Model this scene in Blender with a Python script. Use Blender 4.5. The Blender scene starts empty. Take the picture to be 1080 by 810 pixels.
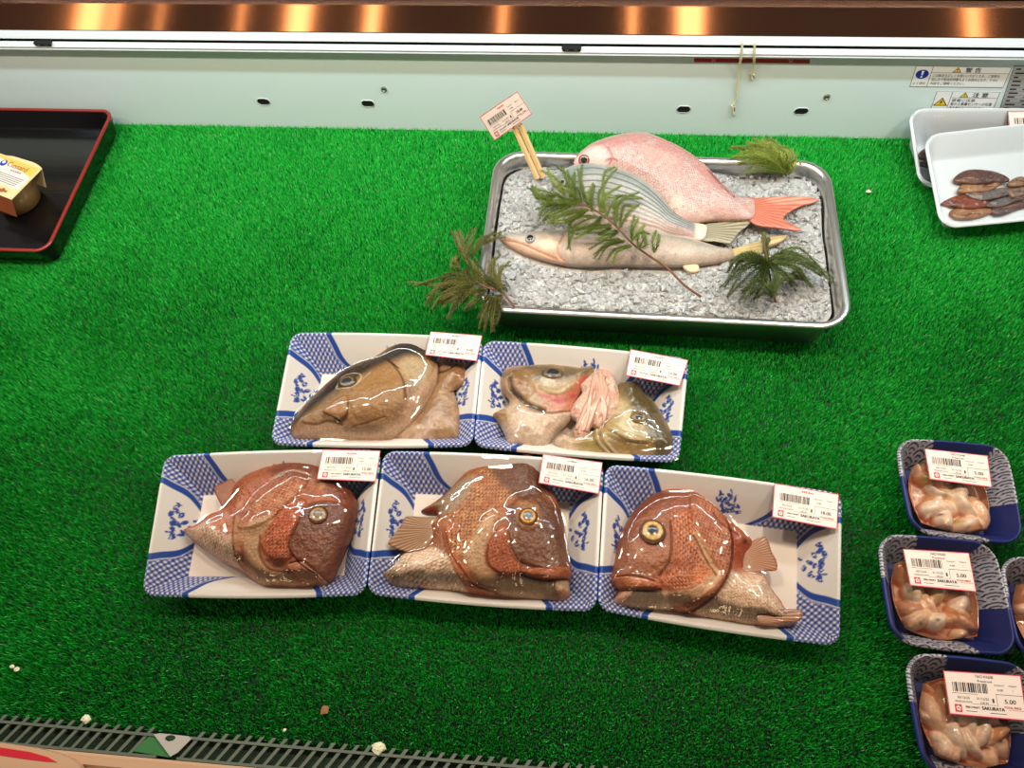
import bpy, math, random
import numpy as np
rng = np.random.default_rng(7)
random.seed(7)
S = bpy.context.scene
COL = S.collection
TAU = 2*math.pi
# ------------------------------------------------------------------ camera model (1080x810 frame)
FPX, PITCH, YAW, ROLL, CAMH = 761.588, math.radians(61.8367), math.radians(9.46505), math.radians(-5.73167), 0.69932
def _rot():
    a = math.pi/2-PITCH
    cx, sx = math.cos(a), math.sin(a)
    Rx = np.array([[1,0,0],[0,cx,-sx],[0,sx,cx]])
    Rz = np.array([[math.cos(YAW),-math.sin(YAW),0],[math.sin(YAW),math.cos(YAW),0],[0,0,1]])
    Rr = np.array([[math.cos(ROLL),-math.sin(ROLL),0],[math.sin(ROLL),math.cos(ROLL),0],[0,0,1]])
    return Rz@Rx@Rr
CR = _rot()
def P(x, y, v=0., axis=2):
    """point on the plane z=v (axis 2) or y=v (axis 1) seen at photo position x, y"""
    d = CR@np.array([(x-540)/FPX, -(y-405)/FPX, -1.])
    o = np.array([0, 0, CAMH])
    return o+(v-o[axis])/d[axis]*d
def Z(ox, oy, s, pts):
    return [(ox+a/s, oy+b/s) for a, b in pts]
def lin(c, k=1.):
    c = np.asarray(c, float)/255.
    return np.where(c <= .04045, c/12.92, ((c+.055)/1.055)**2.4)*k
def ss(a, b, x):
    t = np.clip((x-a)/(b-a), 0, 1)
    return t*t*(3-2*t)
def _hash(ix, iy, seed):
    n = (ix.astype(np.int64)*374761393+iy.astype(np.int64)*668265263+seed*1442695041) & 0x7fffffff
    n = ((n ^ (n >> 13))*1274126177) & 0x7fffffff
    return ((n ^ (n >> 16)) & 0xffff)/65535.
def vnoise(x, y, seed=0):
    ix, iy = np.floor(x), np.floor(y)
    fx, fy = x-ix, y-iy
    fx, fy = fx*fx*(3-2*fx), fy*fy*(3-2*fy)
    a, b = _hash(ix, iy, seed), _hash(ix+1, iy, seed)
    c, d = _hash(ix, iy+1, seed), _hash(ix+1, iy+1, seed)
    return (a*(1-fx)+b*fx)*(1-fy)+(c*(1-fx)+d*fx)*fy
def fbm(x, y, seed=0, o=3):
    r, a, t = 0, .5, 0
    for i in range(o):
        r = r+a*vnoise(x*2**i, y*2**i, seed+i*17); t += a; a *= .5
    return r/t
def catmull(pts, n=6, closed=True):
    p = np.asarray(pts, float); m = len(p); out = []
    for i in range(m if closed else m-1):
        if closed: a, b, c, d = p[i-1], p[i], p[(i+1) % m], p[(i+2) % m]
        else: a, b, c, d = p[max(i-1, 0)], p[i], p[i+1], p[min(i+2, m-1)]
        for k in range(n):
            t = k/n
            out.append(.5*(2*b+(c-a)*t+(2*a-5*b+4*c-d)*t*t+(3*b-a-3*c+d)*t**3))
    if not closed: out.append(p[-1])
    return np.array(out)
def seg_dist(pts, poly, closed=True):
    """distance, nearest point and inside test of pts (n,2) against a polyline"""
    A = poly; B = np.roll(poly, -1, 0)
    if not closed: A, B = poly[:-1], poly[1:]
    best = np.full(len(pts), 1e9); near = np.zeros((len(pts), 2)); ins = np.zeros(len(pts), bool)
    x, y = pts[:, 0], pts[:, 1]
    for a, b in zip(A, B):
        d = b-a; L = d@d+1e-18
        t = np.clip(((x-a[0])*d[0]+(y-a[1])*d[1])/L, 0, 1)
        qx, qy = a[0]+t*d[0], a[1]+t*d[1]
        r = (x-qx)**2+(y-qy)**2
        m = r < best
        best[m] = r[m]; near[m, 0] = qx[m]; near[m, 1] = qy[m]
        if closed and a[1] != b[1]:
            c = ((a[1] > y) != (b[1] > y)) & (x < (b[0]-a[0])*(y-a[1])/(b[1]-a[1])+a[0])
            ins ^= c
    return np.sqrt(best), near, ins
# ------------------------------------------------------------------ objects
ORIG = {}
def link(o):
    COL.objects.link(o); return o
def tag(o, label=None, cat=None, group=None, kind=None):
    if label: o['label'] = label
    if cat: o['category'] = cat
    if group: o['group'] = group
    if kind: o['kind'] = kind
    return o
def thing(name, loc, label, cat, group=None):
    o = link(bpy.data.objects.new(name, None)); o.empty_display_size = .02
    o.location = loc; ORIG[o.name] = np.array(loc, float)
    return tag(o, label, cat, group)
def mk(name, V, faces, mats, parent=None, origin=None, col=None, fm=None, smooth=True):
    """V (n,3) world; faces: array or list of arrays/lists; mats one or list; fm material index per face"""
    V = np.asarray(V, float)
    if parent is not None: org = ORIG[parent.name]
    elif origin is not None: org = np.asarray(origin, float)
    else:
        org = np.array([(V[:, 0].min()+V[:, 0].max())/2, (V[:, 1].min()+V[:, 1].max())/2, V[:, 2].min()])
    me = bpy.data.meshes.new(name)
    if isinstance(faces, np.ndarray): faces = [faces]
    if faces and isinstance(faces[0], np.ndarray) and faces[0].ndim == 2:
        fl = np.concatenate([f.ravel() for f in faces]); sz = np.concatenate([np.full(len(f), f.shape[1]) for f in faces])
    else:
        fl = np.fromiter((i for f in faces for i in f), int); sz = np.array([len(f) for f in faces])
    me.vertices.add(len(V)); me.vertices.foreach_set('co', (V-org).astype(np.float32).ravel())
    me.loops.add(len(fl)); me.loops.foreach_set('vertex_index', fl.astype(np.int32))
    me.polygons.add(len(sz)); me.polygons.foreach_set('loop_start', np.concatenate([[0], np.cumsum(sz)[:-1]]).astype(np.int32))
    for m in (mats if isinstance(mats, (list, tuple)) else [mats]): me.materials.append(m)
    if fm is not None: me.polygons.foreach_set('material_index', np.asarray(fm, np.int32))
    me.polygons.foreach_set('use_smooth', np.full(len(sz), smooth, bool))
    if col is not None:
        at = me.color_attributes.new('Col', 'FLOAT_COLOR', 'POINT')
        c = np.ones((len(V), 4), np.float32); c[:, :3] = col
        at.data.foreach_set('color', c.ravel())
    me.update(calc_edges=True); me.validate()
    o = link(bpy.data.objects.new(name, me))
    ORIG[o.name] = org
    if parent is not None: o.parent = parent
    else: o.location = org
    return o
class MB:
    """collects simple shapes into one mesh"""
    def __init__(s): s.V = []; s.F = []; s.M = []; s.n = 0
    def add(s, V, F, m=0):
        s.V.append(np.asarray(V, float)); s.F += [[i+s.n for i in f] for f in F]; s.M += [m]*len(F); s.n += len(V)
    def box(s, x0, x1, y0, y1, z0, z1, m=0):
        V = [(x, y, z) for z in (z0, z1) for y in (y0, y1) for x in (x0, x1)]
        s.add(V, [(0,2,3,1),(4,5,7,6),(0,1,5,4),(2,6,7,3),(0,4,6,2),(1,3,7,5)], m)
    def hexa(s, A, B, m=0):
        """prism between two matching loops"""
        n = len(A)
        s.add(list(A)+list(B), [tuple(range(n))[::-1], tuple(range(n, 2*n))]+[(i, (i+1) % n, (i+1) % n+n, i+n) for i in range(n)], m)
    def tube(s, pts, r, n=8, m=0, cap=True):
        pts = np.asarray(pts, float); k = len(pts)
        r = np.broadcast_to(np.asarray(r, float), (k,))
        V = []; up = np.array([.123, .456, .881])
        for i in range(k):
            t = pts[min(i+1, k-1)]-pts[max(i-1, 0)]; t = t/(np.linalg.norm(t)+1e-12)
            a = np.cross(t, up); a /= np.linalg.norm(a)+1e-12; b = np.cross(t, a)
            for j in range(n):
                an = TAU*j/n
                V.append(pts[i]+r[i]*(math.cos(an)*a+math.sin(an)*b))
        F = [(i*n+j, i*n+(j+1) % n, (i+1)*n+(j+1) % n, (i+1)*n+j) for i in range(k-1) for j in range(n)]
        if cap: F += [tuple(range(n))[::-1], tuple((k-1)*n+j for j in range(n))]
        s.add(V, F, m)
    def extrude_x(s, prof, x0, x1, m=0):
        s.hexa([(x0, y, z) for y, z in prof], [(x1, y, z) for y, z in prof], m)
    def build(s, name, mats, parent=None, smooth=False, origin=None):
        return mk(name, np.concatenate(s.V), s.F, mats, parent, origin, fm=s.M, smooth=smooth)
def rrect(w, d, r, n=6):
    """rounded rectangle loop, counter-clockwise"""
    out = []
    r = min(r, w/2-1e-5, d/2-1e-5)
    for cx, cy, a0 in ((w/2-r, d/2-r, 0), (-w/2+r, d/2-r, 90), (-w/2+r, -d/2+r, 180), (w/2-r, -d/2+r, 270)):
        for k in range(n+1):
            a = math.radians(a0+90*k/n)
            out.append((cx+r*math.cos(a), cy+r*math.sin(a)))
    return np.array(out)
def vessel(mb, c, w, d, rad, prof, rot=0., n=6, m=0, circ=False):
    """closed vessel: loops of a rounded rectangle shrunk by prof[i][0] at height prof[i][1]; first and last capped"""
    V = []; F = []
    cr, sr = math.cos(rot), math.sin(rot)
    for ins, z in prof:
        if circ: L = np.array([(math.cos(TAU*k/48)*(w/2-ins), math.sin(TAU*k/48)*(w/2-ins)) for k in range(48)])
        else: L = rrect(w-2*ins, d-2*ins, max(rad-ins, .002), n)
        for x, y in L: V.append((c[0]+cr*x-sr*y, c[1]+sr*x+cr*y, c[2]+z))
    N = len(L)
    for i in range(len(prof)-1):
        for j in range(N): F.append((i*N+j, i*N+(j+1) % N, (i+1)*N+(j+1) % N, (i+1)*N+j))
    F.append(tuple(range(N))[::-1]); F.append(tuple((len(prof)-1)*N+j for j in range(N)))
    mb.add(V, F, m)
# ------------------------------------------------------------------ materials
def mat(name, base=(200, 200, 200), rough=.5, metal=0., spec=.5, vcol=False, coat=0., coat_r=.08, nscale=0, namt=0., bscale=0, bstr=0., trans=0., ior=1.45, aniso=0., sss=0., emit=None, bdist=.001, stretch=None):
    m = bpy.data.materials.new(name); m.use_nodes = True
    nt = m.node_tree; b = nt.nodes['Principled BSDF']
    I = b.inputs
    I['Roughness'].default_value = rough; I['Metallic'].default_value = metal
    I['Specular IOR Level'].default_value = spec; I['IOR'].default_value = ior
    I['Coat Weight'].default_value = coat; I['Coat Roughness'].default_value = coat_r
    I['Transmission Weight'].default_value = trans; I['Anisotropic'].default_value = aniso
    if sss:
        I['Subsurface Weight'].default_value = sss; I['Subsurface Radius'].default_value = (.004, .002, .0012); I['Subsurface Scale'].default_value = 1.
    c = tuple(lin(base))+(1.,)
    I['Base Color'].default_value = c
    src = None
    if vcol:
        a = nt.nodes.new('ShaderNodeAttribute'); a.attribute_name = 'Col'; src = a.outputs['Color']
    if nscale or bscale:
        tc = nt.nodes.new('ShaderNodeTexCoord'); vec = tc.outputs['Object']
        if stretch:
            mp = nt.nodes.new('ShaderNodeMapping'); mp.inputs['Scale'].default_value = stretch
            nt.links.new(vec, mp.inputs['Vector']); vec = mp.outputs['Vector']
    if nscale:
        n = nt.nodes.new('ShaderNodeTexNoise'); n.inputs['Scale'].default_value = nscale; n.inputs['Detail'].default_value = 4
        nt.links.new(vec, n.inputs['Vector'])
        r = nt.nodes.new('ShaderNodeMapRange'); r.inputs['To Min'].default_value = 1-namt; r.inputs['To Max'].default_value = 1+namt
        nt.links.new(n.outputs['Fac'], r.inputs['Value'])
        mx = nt.nodes.new('ShaderNodeMix'); mx.data_type = 'RGBA'; mx.blend_type = 'MULTIPLY'; mx.inputs[0].default_value = 1.
        if src is None: mx.inputs[6].default_value = c
        else: nt.links.new(src, mx.inputs[6])
        nt.links.new(r.outputs['Result'], mx.inputs[7]); src = mx.outputs[2]
    if src is not None: nt.links.new(src, I['Base Color'])
    if bscale:
        n = nt.nodes.new('ShaderNodeTexNoise'); n.inputs['Scale'].default_value = bscale; n.inputs['Detail'].default_value = 3
        nt.links.new(vec, n.inputs['Vector'])
        bp = nt.nodes.new('ShaderNodeBump'); bp.inputs['Strength'].default_value = bstr; bp.inputs['Distance'].default_value = bdist
        nt.links.new(n.outputs['Fac'], bp.inputs['Height']); nt.links.new(bp.outputs['Normal'], I['Normal'])
        if coat: nt.links.new(bp.outputs['Normal'], I['Coat Normal'])
    return m
def film_mat():
    m = bpy.data.materials.new('clear_film'); m.use_nodes = True; nt = m.node_tree
    nt.nodes.remove(nt.nodes['Principled BSDF']); out = nt.nodes['Material Output']
    t = nt.nodes.new('ShaderNodeBsdfTransparent'); t.inputs['Color'].default_value = (.985, .985, .98, 1)
    g = nt.nodes.new('ShaderNodeBsdfGlossy'); g.inputs['Roughness'].default_value = .03; g.inputs['Color'].default_value = (1, 1, 1, 1)
    f = nt.nodes.new('ShaderNodeFresnel'); f.inputs['IOR'].default_value = 1.4
    x = nt.nodes.new('ShaderNodeMixShader')
    tc = nt.nodes.new('ShaderNodeTexCoord'); n = nt.nodes.new('ShaderNodeTexNoise'); n.inputs['Scale'].default_value = 55; n.inputs['Detail'].default_value = 2
    mp = nt.nodes.new('ShaderNodeMapping'); mp.inputs['Scale'].default_value = (1, .35, 1)
    nt.links.new(tc.outputs['Object'], mp.inputs['Vector']); nt.links.new(mp.outputs['Vector'], n.inputs['Vector'])
    bp = nt.nodes.new('ShaderNodeBump'); bp.inputs['Strength'].default_value = .10; bp.inputs['Distance'].default_value = .002
    nt.links.new(n.outputs['Fac'], bp.inputs['Height'])
    nt.links.new(bp.outputs['Normal'], g.inputs['Normal']); nt.links.new(bp.outputs['Normal'], f.inputs['Normal'])
    nt.links.new(f.outputs['Fac'], x.inputs['Fac']); nt.links.new(t.outputs['BSDF'], x.inputs[1]); nt.links.new(g.outputs['BSDF'], x.inputs[2])
    nt.links.new(x.outputs['Shader'], out.inputs['Surface'])
    return m
M = dict(
    wall=mat('pale_enamel', (217, 234, 233), .35, nscale=3, namt=.03),
    rail=mat('white_rail', (196, 202, 204), .3, nscale=8, namt=.02),
    gap=mat('dark_gap', (12, 12, 12), .7, nscale=30, namt=.1),
    brown=mat('brown_plate', (146, 100, 76), .07, metal=1., nscale=14, namt=.1, stretch=(.2, 1, 1)),
    ledge=mat('wooden_ledge', (206, 162, 118), .5, nscale=9, namt=.15, stretch=(1, 8, 8)),
    base=mat('steel_base', (40, 60, 42), .6, nscale=12, namt=.1),
    grille=mat('grille_metal', (120, 128, 112), .38, metal=.6, nscale=40, namt=.12),
    clip=mat('clip_steel', (206, 198, 188), .4, metal=.6, nscale=25, namt=.12),
    greenplate=mat('green_plate', (52, 110, 58), .45, nscale=20, namt=.08),
    front=mat('tan_rail', (190, 150, 118), .4, nscale=10, namt=.12, stretch=(.3, 6, 6)),
    red=mat('red_stripe', (196, 32, 48), .4, nscale=20, namt=.05),
    lacquer=mat('black_lacquer', (16, 15, 16), .2, coat=.5, nscale=40, namt=.2, bscale=180, bstr=.12, stretch=(.15, 1, 1)),
    redrim=mat('red_lacquer', (132, 36, 32), .3, nscale=20, namt=.08),
    steel=mat('stainless', (228, 225, 220), .3, metal=1., nscale=30, namt=.05, bscale=90, bstr=.05, stretch=(.1, 1, 1)),
    porcelain=mat('printed_foam', vcol=True, rough=.48, nscale=40, namt=.02),
    foam=mat('white_foam', (214, 217, 219), .42, nscale=200, namt=.02, bscale=400, bstr=.05),
    film=film_mat(),
    skin=mat('wet_skin', vcol=True, rough=.27, coat=.0, bscale=700, bstr=.55, nscale=420, namt=.28),
    fin=mat('wet_fin', vcol=True, rough=.35, coat=.2, nscale=200, namt=.1),
    eye=mat('eye_gloss', vcol=True, rough=.2, coat=.15, coat_r=.04, nscale=300, namt=.05),
    flesh=mat('wet_flesh', vcol=True, rough=.22, coat=.3, coat_r=.07, bscale=420, bstr=.4, nscale=260, namt=.16),
    octo=mat('octopus_flesh', vcol=True, rough=.16, coat=.7, coat_r=.05, bscale=300, bstr=.5, nscale=160, namt=.16),
    dried=mat('dried_fish', vcol=True, rough=.3, coat=.15, bscale=300, bstr=.5, nscale=160, namt=.2),
    needle=mat('cedar_needles', vcol=True, rough=.5, nscale=120, namt=.15),
    bark=mat('cedar_bark', (112, 70, 46), .7, nscale=150, namt=.25),
    wood=mat('stick_wood', (222, 184, 130), .6, nscale=60, namt=.12, stretch=(1, 1, .1)),
    paper=mat('label_paper', (228, 207, 194), .45, nscale=60, namt=.015),
    ink=mat('black_ink', (26, 24, 26), .5, nscale=60, namt=.05),
    grey=mat('grey_ink', (66, 60, 62), .5, nscale=60, namt=.05),
    redink=mat('red_ink', (200, 36, 56), .5, nscale=60, namt=.05),
    pinkink=mat('pink_ink', (238, 190, 188), .5, nscale=60, namt=.03),
    blueink=mat('blue_ink', (24, 48, 160), .45, nscale=60, namt=.03),
    yelink=mat('yellow_ink', (240, 200, 30), .45, nscale=60, namt=.03),
    sticker=mat('sticker_white', (238, 241, 240), .4, nscale=40, namt=.02),
    plate=mat('grey_plate', (176, 180, 178), .4, metal=.3, nscale=40, namt=.03),
    twine=mat('hemp_twine', (214, 202, 168), .85, nscale=300, namt=.2),
    card=mat('sleeve_card', (214, 190, 140), .5, nscale=30, namt=.04),
    cardyel=mat('sleeve_yellow', (222, 176, 84), .5, nscale=30, namt=.04),
    cardwht=mat('sleeve_white', (214, 202, 192), .5, nscale=30, namt=.02),
    cardbrn=mat('sleeve_brown', (150, 78, 44), .5, nscale=40, namt=.25),
    cup=mat('pudding_cup', (176, 140, 84), .25, coat=.3, nscale=30, namt=.08),
    crumb=mat('crumb', (222, 214, 180), .7, nscale=300, namt=.2),
    scrap=mat('leaf_scrap', (140, 96, 50), .7, nscale=200, namt=.2),
)
def ice_mat():
    m = mat('crushed_ice', (228, 227, 225), .12, trans=.55, ior=1.31, nscale=60, namt=.03, bscale=260, bstr=.4)
    return m
M['ice'] = ice_mat(); M['snow'] = mat('ice_mass', (208, 205, 201), .3, nscale=90, namt=.14, bscale=160, bstr=.6, bdist=.003, trans=.15, ior=1.31)
def grass_mat():
    m = bpy.data.materials.new('plastic_grass'); m.use_nodes = True; nt = m.node_tree
    b = nt.nodes['Principled BSDF']; out = nt.nodes['Material Output']
    a = nt.nodes.new('ShaderNodeAttribute'); a.attribute_name = 'Col'
    nt.links.new(a.outputs['Color'], b.inputs['Base Color']); b.inputs['Roughness'].default_value = .45; b.inputs['Specular IOR Level'].default_value = .22
    t = nt.nodes.new('ShaderNodeBsdfTranslucent'); nt.links.new(a.outputs['Color'], t.inputs['Color'])
    x = nt.nodes.new('ShaderNodeMixShader'); x.inputs[0].default_value = .12
    nt.links.new(b.outputs['BSDF'], x.inputs[1]); nt.links.new(t.outputs['BSDF'], x.inputs[2]); nt.links.new(x.outputs['Shader'], out.inputs['Surface'])
    return m
M['grass'] = grass_mat()
# ------------------------------------------------------------------ printed sheets (labels, stickers)
_glyph = {}
def glyphs(txt):
    """flat triangles of a line of lettering: points normalised to height of the line"""
    if txt in _glyph: return _glyph[txt]
    cu = bpy.data.curves.new('lettering', 'FONT'); cu.body = txt; cu.resolution_u = 3
    o = bpy.data.objects.new('lettering', cu); COL.objects.link(o)
    dg = bpy.context.evaluated_depsgraph_get(); dg.update()
    me = bpy.data.meshes.new_from_object(o.evaluated_get(dg))
    V = np.array([v.co[:2] for v in me.vertices]) if len(me.vertices) else np.zeros((0, 2))
    F = [tuple(p.vertices) for p in me.polygons]
    bpy.data.objects.remove(o); bpy.data.curves.remove(cu); bpy.data.meshes.remove(me)
    _glyph[txt] = (V, F); return V, F
class Print:
    """artwork in millimetres on a w x h sheet, origin lower left"""
    def __init__(s, w, h): s.w, s.h = w, h; s.items = []
    def poly(s, pts, m, lv=1): s.items.append((np.array(pts, float), [tuple(range(len(pts)))], m, lv))
    def rect(s, x0, y0, x1, y1, m, lv=1): s.poly([(x0, y0), (x1, y0), (x1, y1), (x0, y1)], m, lv)
    def frame(s, x0, y0, x1, y1, t, m, lv=1):
        s.rect(x0, y0, x1, y0+t, m, lv); s.rect(x0, y1-t, x1, y1, m, lv); s.rect(x0, y0+t, x0+t, y1-t, m, lv); s.rect(x1-t, y0+t, x1, y1-t, m, lv)
    def disc(s, x, y, r, m, lv=1, n=20): s.poly([(x+r*math.cos(TAU*k/n), y+r*math.sin(TAU*k/n)) for k in range(n)], m, lv)
    def text(s, t, x, y, h, m, wmax=None, lv=2, bold=0, center=False):
        V, F = glyphs(t)
        if not len(V): return
        lo, hi = V.min(0), V.max(0)
        k = h/.72; kx = k
        if wmax: kx = min(k*1.3, wmax/max(hi[0]-lo[0], 1e-6))
        Q = np.c_[(V[:, 0]-lo[0])*kx, V[:, 1]*k]
        if center: Q[:, 0] -= (hi[0]-lo[0])*kx/2
        Q += [x, y]
        s.items.append((Q, F, m, lv))
        if bold: s.items.append((Q+[bold, 0], F, m, lv+.5))
    def build(s, name, quad, base, parent=None, thick=.0003, bend=0., step=.00012, label=None, round_mm=0., origin=None):
        """quad: world TL, TR, BR, BL (3d); a solid sheet with the artwork on its face"""
        TL, TR, BR, BL = [np.asarray(q, float) for q in quad]
        nrm = np.cross(BR-BL, TL-BL); nrm /= np.linalg.norm(nrm)
        def mp(Q, off):
            a = (Q[:, 0]/s.w)[:, None]; b = (Q[:, 1]/s.h)[:, None]
            return (BL*(1-a)+BR*a)*(1-b)+(TL*(1-a)+TR*a)*b+nrm*(off+bend*(4*a*(1-a)))
        V = []; F = []; FM = []; mats = [base]; n = 0
        nx = 8
        if round_mm: L = rrect(s.w, s.h, round_mm, 5)+[s.w/2, s.h/2]
        else:
            L = [(s.w*k/nx, 0) for k in range(nx)]+[(s.w, 0)]+[(s.w*(1-k/nx), s.h) for k in range(nx+1)]
            L = np.array(L)
        k = len(L)
        V += [mp(L, -thick), mp(L, 0)]
        if round_mm:
            F += [tuple(range(k))[::-1], tuple(range(k, 2*k))]
        else:
            for b in (0, k):
                for i in range(nx):
                    q = (b+i, b+i+1, b+2*nx-i, b+2*nx+1-i); F.append(q if b else q[::-1])
        F += [(i, (i+1) % k, (i+1) % k+k, i+k) for i in range(k)]
        FM += [0]*len(F); n = 2*k
        for Q, f, m, lv in s.items:
            if m not in mats: mats.append(m)
            if bend and len(Q) == 4 and Q[:, 0].max()-Q[:, 0].min() > s.w/6:
                x0, x1, y0, y1 = Q[:, 0].min(), Q[:, 0].max(), Q[:, 1].min(), Q[:, 1].max(); q = 8
                Q = np.array([(x0+(x1-x0)*i/q, y) for y in (y0, y1) for i in range(q+1)]); f = [(i, i+1, i+q+2, i+q+1) for i in range(q)]
            V.append(mp(Q, lv*step)); F += [tuple(i+n for i in g) for g in f]; FM += [mats.index(m)]*len(f); n += len(Q)
        o = mk(name, np.concatenate(V), F, mats, parent, origin, fm=FM, smooth=False)
        return o
def price_label(quad, parent, title, price, name='price_label', bend=0., seed=1):
    p = Print(60, 31); r = random.Random(seed)
    p.frame(0, 0, 60, 31, .7, M['redink'], .4)
    p.rect(.7, .7, 60-.7, 1.6, M['pinkink'], .5)
    if isinstance(title, (list, tuple)):
        p.text(title[0], 31, 27.2, 2.1, M['grey'], 14, center=True); p.text(title[1], 31, 24.2, 1.7, M['grey'], 11, center=True)
    else:
        x = 26
        while x < 36:
            w = r.uniform(.6, 1.4); p.rect(x, 26.6, x+w, 26.6+r.uniform(1., 1.8), M['redink'] if title == 'red' else M['grey']); x += w+.5
    x = 5.5
    while x < 33:
        w = r.choice([.35, .5, .8, 1.3]); p.rect(x, 16.5, x+w, 23.3, M['ink']); x += w+r.choice([.35, .5, .9])
    p.rect(4.5, 15.3, 24, 15.55, M['grey'])
    p.text('PRODUCT', 38, 22.3, .95, M['ink'], 8.5); p.text('WEIGHT', 49, 22.3, .95, M['ink'], 7)
    p.text('0.00', 40, 18.8, 1.5, M['grey'], 4.5); p.text('1', 52, 18.8, 1.6, M['grey'])
    p.rect(38.5, 8.2, 38.8, 16.6, M['grey']); p.rect(38.5, 16.3, 59, 16.6, M['grey']); p.rect(47, 6.2, 59, 6.45, M['redink'])
    p.text(price, 44.5, 10.6, 2.9, M['grey'], 9, bold=.15); p.text('TOTAL PRICE', 43.5, 7.3, 1.35, M['redink'], 13, bold=.15)
    p.text('30/12/25', 8, 11.8, 1.7, M['grey'], 9.5); p.text('31/12/25', 23, 11.8, 1.7, M['grey'], 9.5); p.rect(35, 10.4, 36.6, 13.2, M['grey'])
    p.text('PRODUCE DATE', 6, 9.2, 1.2, M['ink'], 13); p.text('USE BY', 25.5, 9.2, 1.2, M['ink'], 7); p.rect(19, 8.6, 38, 8.8, M['grey'])
    p.rect(5, 2.2, 10.4, 7.6, M['redink'], .8)
    for k in range(5):
        a = TAU*k/5+.3; p.disc(7.7+1.25*math.cos(a), 4.9+1.25*math.sin(a), .75, M['paper'], 1.4, 10)
    p.disc(7.7, 4.9, .55, M['redink'], 2)
    p.text('FISH MART', 13.5, 5.6, 1.35, M['ink'], 11, bold=.12); p.text('SAKURAYA', 26, 5.2, 2.3, M['ink'], 17.5, bold=.25)
    p.rect(13.5, 3.2, 22, 3.6, M['grey']); p.rect(32, 3.0, 45, 3.4, M['grey'])
    return p.build(name, quad, M['paper'], parent, bend=bend)
# ------------------------------------------------------------------ the display case (setting)
YW = .763
def struct(name, mb, m, smooth=False):
    o = mb.build(name, m, smooth=smooth); o['kind'] = 'structure'; return o
b = MB(); b.box(-1.6, 1.15, -.02, YW+.02, -.03, -.0085); struct('floor', b, M['base'])
b = MB(); b.box(-1.6, 1.15, YW, YW+.012, -.03, .1190); wall = struct('wall_back', b, M['wall'])
# white rail above the panel: rounded nose, groove, cap strip
b = MB()
prof = [(YW+.012, .1190), (YW-.008, .1190), (YW-.0105, .1198), (YW-.0112, .1212), (YW-.0099, .1236), (YW-.0112, .1244), (YW-.0112, .1252), (YW-.008, .1284), (YW-.0058, .1291), (YW-.0053, .1288), (YW-.0052, .1220), (YW+.012, .1220)]
b.extrude_x(prof, -1.6, 1.15, 0); struct('trim_1', b, M['rail'])
b = MB(); b.box(-1.6, 1.15, YW-.0050, YW+.012, .1222, .1252); b.box(-1.6, 1.15, YW-.001, YW+.012, .1252, .1326); struct('trim_2', b, M['gap'])  # near-black fill: the groove's shade put in as colour
b = MB(); b.extrude_x([(YW+.012, .1326), (YW-.006, .1326), (YW-.0075, .1342), (YW-.006, .1364), (YW+.003, .1372), (YW+.012, .1372)], -1.6, 1.15); struct('trim_3', b, M['rail'])
# sloping copper-brown plate and the wooden ledge over it
b = MB(); b.extrude_x([(YW+.004, .1373), (YW+.0046, .1380), (YW+.0218, .1617), (YW+.0275, .166), (YW+.045, .166), (YW+.045, .1373), (YW+.012, .1373)], -1.6, 1.15); struct('trim_4', b, M['brown'])
b = MB(); b.extrude_x([(YW+.030, .1662), (YW+.0285, .1675), (YW+.028, .188), (YW+.031, .19), (YW+.12, .19), (YW+.12, .1665)], -1.6, 1.15); struct('trim_5', b, M['ledge'])
# oval slots and screws of the back panel
for px, py in ((278, 107), (388, 109), (721, 115), (845, 117)):
    c = P(px, py, YW, 1); L = rrect(.0168, .0100, .0049, 6); L2 = rrect(.0190, .0122, .0060, 6)
    m = MB(); n = len(L)
    V = [(c[0]+x, YW-.0001, c[2]+z) for x, z in L2]+[(c[0]+x, YW-.0009, c[2]+z) for x, z in L]+[(c[0]+x, YW-.0003, c[2]+z) for x, z in L]
    F = [(i, (i+1) % n, (i+1) % n+n, i+n) for i in range(n)]+[(i+n, (i+1) % n+n, (i+1) % n+2*n, i+2*n) for i in range(n)]
    m.add(V, F, 0); m.add([V[2*n+i] for i in range(n)], [tuple(range(n))], 1)  # near-black face paints the shade inside the slot; panel is uncut
    m.build('slot', [M['rail'], M['gap']], wall)
for px, py in ((405, 94), (872, 102)):
    c = P(px, py, YW, 1); m = MB()
    for r, y, k in ((.0038, .0003, 0), (.0036, .0016, 0), (.0024, .0022, 0)):
        pass
    V = []; rr = ((.004, 0), (.0036, .0014), (.0022, .0020), (.0016, .0012))
    for r, y in rr: V += [(c[0]+r*math.cos(TAU*k/16), YW-y, c[2]+r*math.sin(TAU*k/16)) for k in range(16)]
    F = [(i*16+j, i*16+(j+1) % 16, i*16+16+(j+1) % 16, i*16+16+j) for i in range(3) for j in range(16)]+[tuple(48+j for j in range(16))]
    m.add(V, F); m.build('screw', M['grille'], wall)
# dark latches caught in the rail groove
for px, py, lab in ((45, 41.5, 'small dark latch in the rail groove above the black tray'), (603, 44, 'small dark latch in the rail groove above the ice pan')):
    c = P(px, py, YW-.006, 1); m = MB()
    m.hexa([(c[0]-.0115, YW-.012, .1302), (c[0]+.0115, YW-.012, .1302), (c[0]+.0105, YW-.012, .1268), (c[0]-.0095, YW-.012, .1268)],
           [(c[0]-.0115, YW-.003, .1322), (c[0]+.0115, YW-.003, .1322), (c[0]+.0105, YW-.003, .1292), (c[0]-.0095, YW-.003, .1292)])
    for dx in (-.005, .005): m.box(c[0]+dx-.002, c[0]+dx+.002, YW-.0128, YW-.0118, .1278, .1292, 1)
    tag(m.build('latch', [M['gap'], M['grey']]), lab, 'latch', 'latches in the white rail')
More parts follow.
